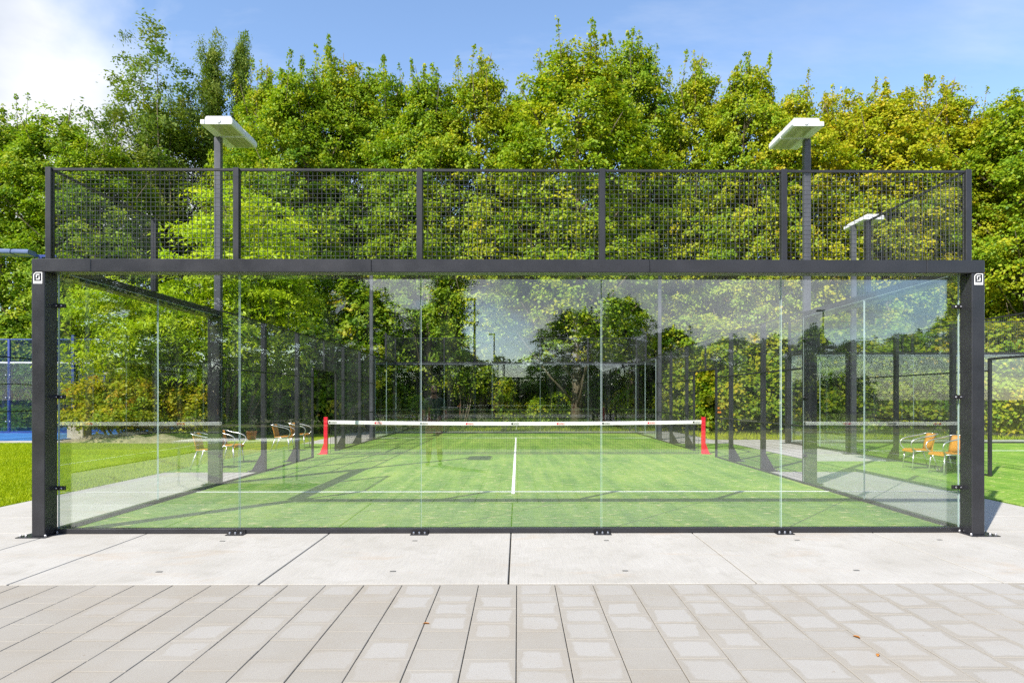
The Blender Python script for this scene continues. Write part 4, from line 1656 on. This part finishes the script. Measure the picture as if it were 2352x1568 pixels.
def skinned(name, verts, edges, mat, parent, root=0, sub=2):
    """smooth tapered surface grown round a skeleton; verts: (x, y, z, rx, ry)"""
    me = bpy.data.meshes.new(name)
    me.from_pydata([v[:3] for v in verts], edges, [])
    me.materials.append(MATS[mat])
    o = obj(name, me, parent)
    md = o.modifiers.new('Skin', 'SKIN')
    md.use_smooth_shade = True
    if not me.skin_vertices:
        return o
    for i, v in enumerate(verts):
        sv = me.skin_vertices[0].data[i]
        sv.radius = (v[3], v[4])
        sv.use_root = (i == root)
    ss = o.modifiers.new('Smooth', 'SUBSURF')
    ss.levels = ss.render_levels = sub
    return o


man = thing('person', 'bearded person in dark green shirt and pale rust trousers, reflected beside the middle glass seam', 'person', (-1.78, -7.25, 0.0))
V_ = [(0, 0, 0.98, .13, .10), (0, 0.0, 1.15, .125, .09), (0, -0.01, 1.34, .15, .10), (0, -0.01, 1.46, .085, .07), (0, 0.0, 1.53, .05, .052), (0, 0.02, 1.60, .066, .08), (0, 0.02, 1.69, .074, .092), (0, 0.012, 1.76, .05, .066)]
E_ = [(i, i + 1) for i in range(7)]
for sgn in (-1, 1):
    n = len(V_)
    V_ += [(sgn * 0.19, -0.01, 1.42, .055, .055), (sgn * 0.25, -0.02, 1.14, .042, .042), (sgn * 0.27, 0.07, 0.92, .03, .028), (sgn * 0.275, 0.10, 0.85, .018, .036)]
    E_ += [(3, n), (n, n + 1), (n + 1, n + 2), (n + 2, n + 3)]
    for k, (oy, ln) in enumerate(((0.03, 0.075), (0.01, 0.085), (-0.01, 0.08), (-0.028, 0.062))):
        b = len(V_)
        V_ += [(sgn * 0.276, 0.10 + oy + 0.005, 0.81, .0095, .0095), (sgn * 0.272, 0.108 + oy, 0.81 - ln * 0.55, .0085, .0085), (sgn * 0.262, 0.106 + oy, 0.81 - ln, .007, .007)]
        E_ += [(n + 3, b), (b, b + 1), (b + 1, b + 2)]
    b = len(V_)
    V_ += [(sgn * 0.262, 0.148, 0.845, .011, .011), (sgn * 0.255, 0.165, 0.805, .0085, .0085)]
    E_ += [(n + 3, b), (b, b + 1)]
    n = len(V_)
    V_ += [(sgn * 0.10, 0, 0.90, .085, .09), (sgn * 0.115, 0.015, 0.50, .055, .058), (sgn * 0.125, -0.015, 0.10, .036, .042), (sgn * 0.13, 0.03, 0.045, .04, .035), (sgn * 0.14, 0.14, 0.035, .035, .022)]
    E_ += [(0, n), (n, n + 1), (n + 1, n + 2), (n + 2, n + 3), (n + 3, n + 4)]
body = skinned('body', V_, E_, 'skin', man)
sh = [(0, 0, 0.93, .155, .12), (0, 0, 1.15, .145, .108), (0, -0.01, 1.34, .168, .115), (0, -0.01, 1.46, .10, .082)]
se = [(0, 1), (1, 2), (2, 3)]
for sgn in (-1, 1):
    n = len(sh)
    sh += [(sgn * 0.19, -0.01, 1.42, .072, .07), (sgn * 0.235, -0.018, 1.20, .06, .06)]
    se += [(3, n), (n, n + 1)]
skinned('shirt', sh, se, 'shirt_green', man)
tr_v = [(0, 0, 0.97, .15, .115)]
tr_e = []
for sgn in (-1, 1):
    n = len(tr_v)
    tr_v += [(sgn * 0.10, 0, 0.88, .10, .105), (sgn * 0.115, 0.012, 0.50, .072, .075), (sgn * 0.125, -0.012, 0.10, .058, .062)]
    tr_e += [(0, n), (n, n + 1), (n + 1, n + 2)]
skinned('trousers', tr_v, tr_e, 'trouser_rust', man)
skinned('hair', [(0, -0.045, 1.66, .07, .05), (0, -0.02, 1.745, .078, .075), (0, 0.03, 1.775, .06, .05)], [(0, 1), (1, 2)], 'hair_brown', man)
skinned('beard', [(-0.055, 0.055, 1.625, .02, .02), (-0.03, 0.095, 1.575, .026, .024), (0.03, 0.095, 1.575, .026, .024), (0.055, 0.055, 1.625, .02, .02)], [(0, 1), (1, 2), (2, 3)], 'hair_brown', man, 1)
skinned('nose', [(0, 0.105, 1.68, .010, .010), (0, 0.128, 1.645, .014, .012)], [(0, 1)], 'skin', man, 0, 1)
for sgn in (-1, 1):
    skinned('shoe', [(sgn * 0.13, -0.02, 0.055, .05, .045), (sgn * 0.137, 0.08, 0.045, .05, .04), (sgn * 0.145, 0.17, 0.035, .042, .028)], [(0, 1), (1, 2)], 'shoe_dark', man)
    MB().tube([(sgn * 0.030, 0.104, 1.69), (sgn * 0.030, 0.113, 1.69)], [0.011, 0.006], 8).build('eye', 'print_black', man)
    skinned('ear', [(sgn * 0.078, 0.01, 1.69, .012, .02), (sgn * 0.078, 0.008, 1.66, .010, .014)], [(0, 1)], 'skin', man, 0, 1)

# ------------------------------------------------------------------ fallen leaves on the paving
for k, (x, y, lab) in enumerate(((978, 1432, 'small brown leaf lying on a paving joint near the middle'), (2016, 1505, 'yellow leaf lying on the paving at the right'),
                                 (1968, 1463, 'tiny brown leaf on the paving right of the middle'))):
    d = CAMZ * FPX / (y - HORY)
    p = at(x, y, d)
    m = MB()
    pts = [(-0.03, 0, 0.004), (-0.01, 0.012, 0.012), (0.02, 0.010, 0.010), (0.035, 0, 0.006), (0.018, -0.012, 0.012), (-0.012, -0.011, 0.014)]
    m.quad(pts)
    m.quad([(a, b, c - 0.003) for a, b, c in reversed(pts)])
    o = m.build('fallen_leaf', 'dead_leaf', None, False, (p.x, p.y, 0.0))
    o.rotation_euler = (0, 0, k * 1.1)
    o.scale = (0.75, 0.75, 0.75)
    tag(o, lab, 'leaf', 'leaves fallen on the paving')
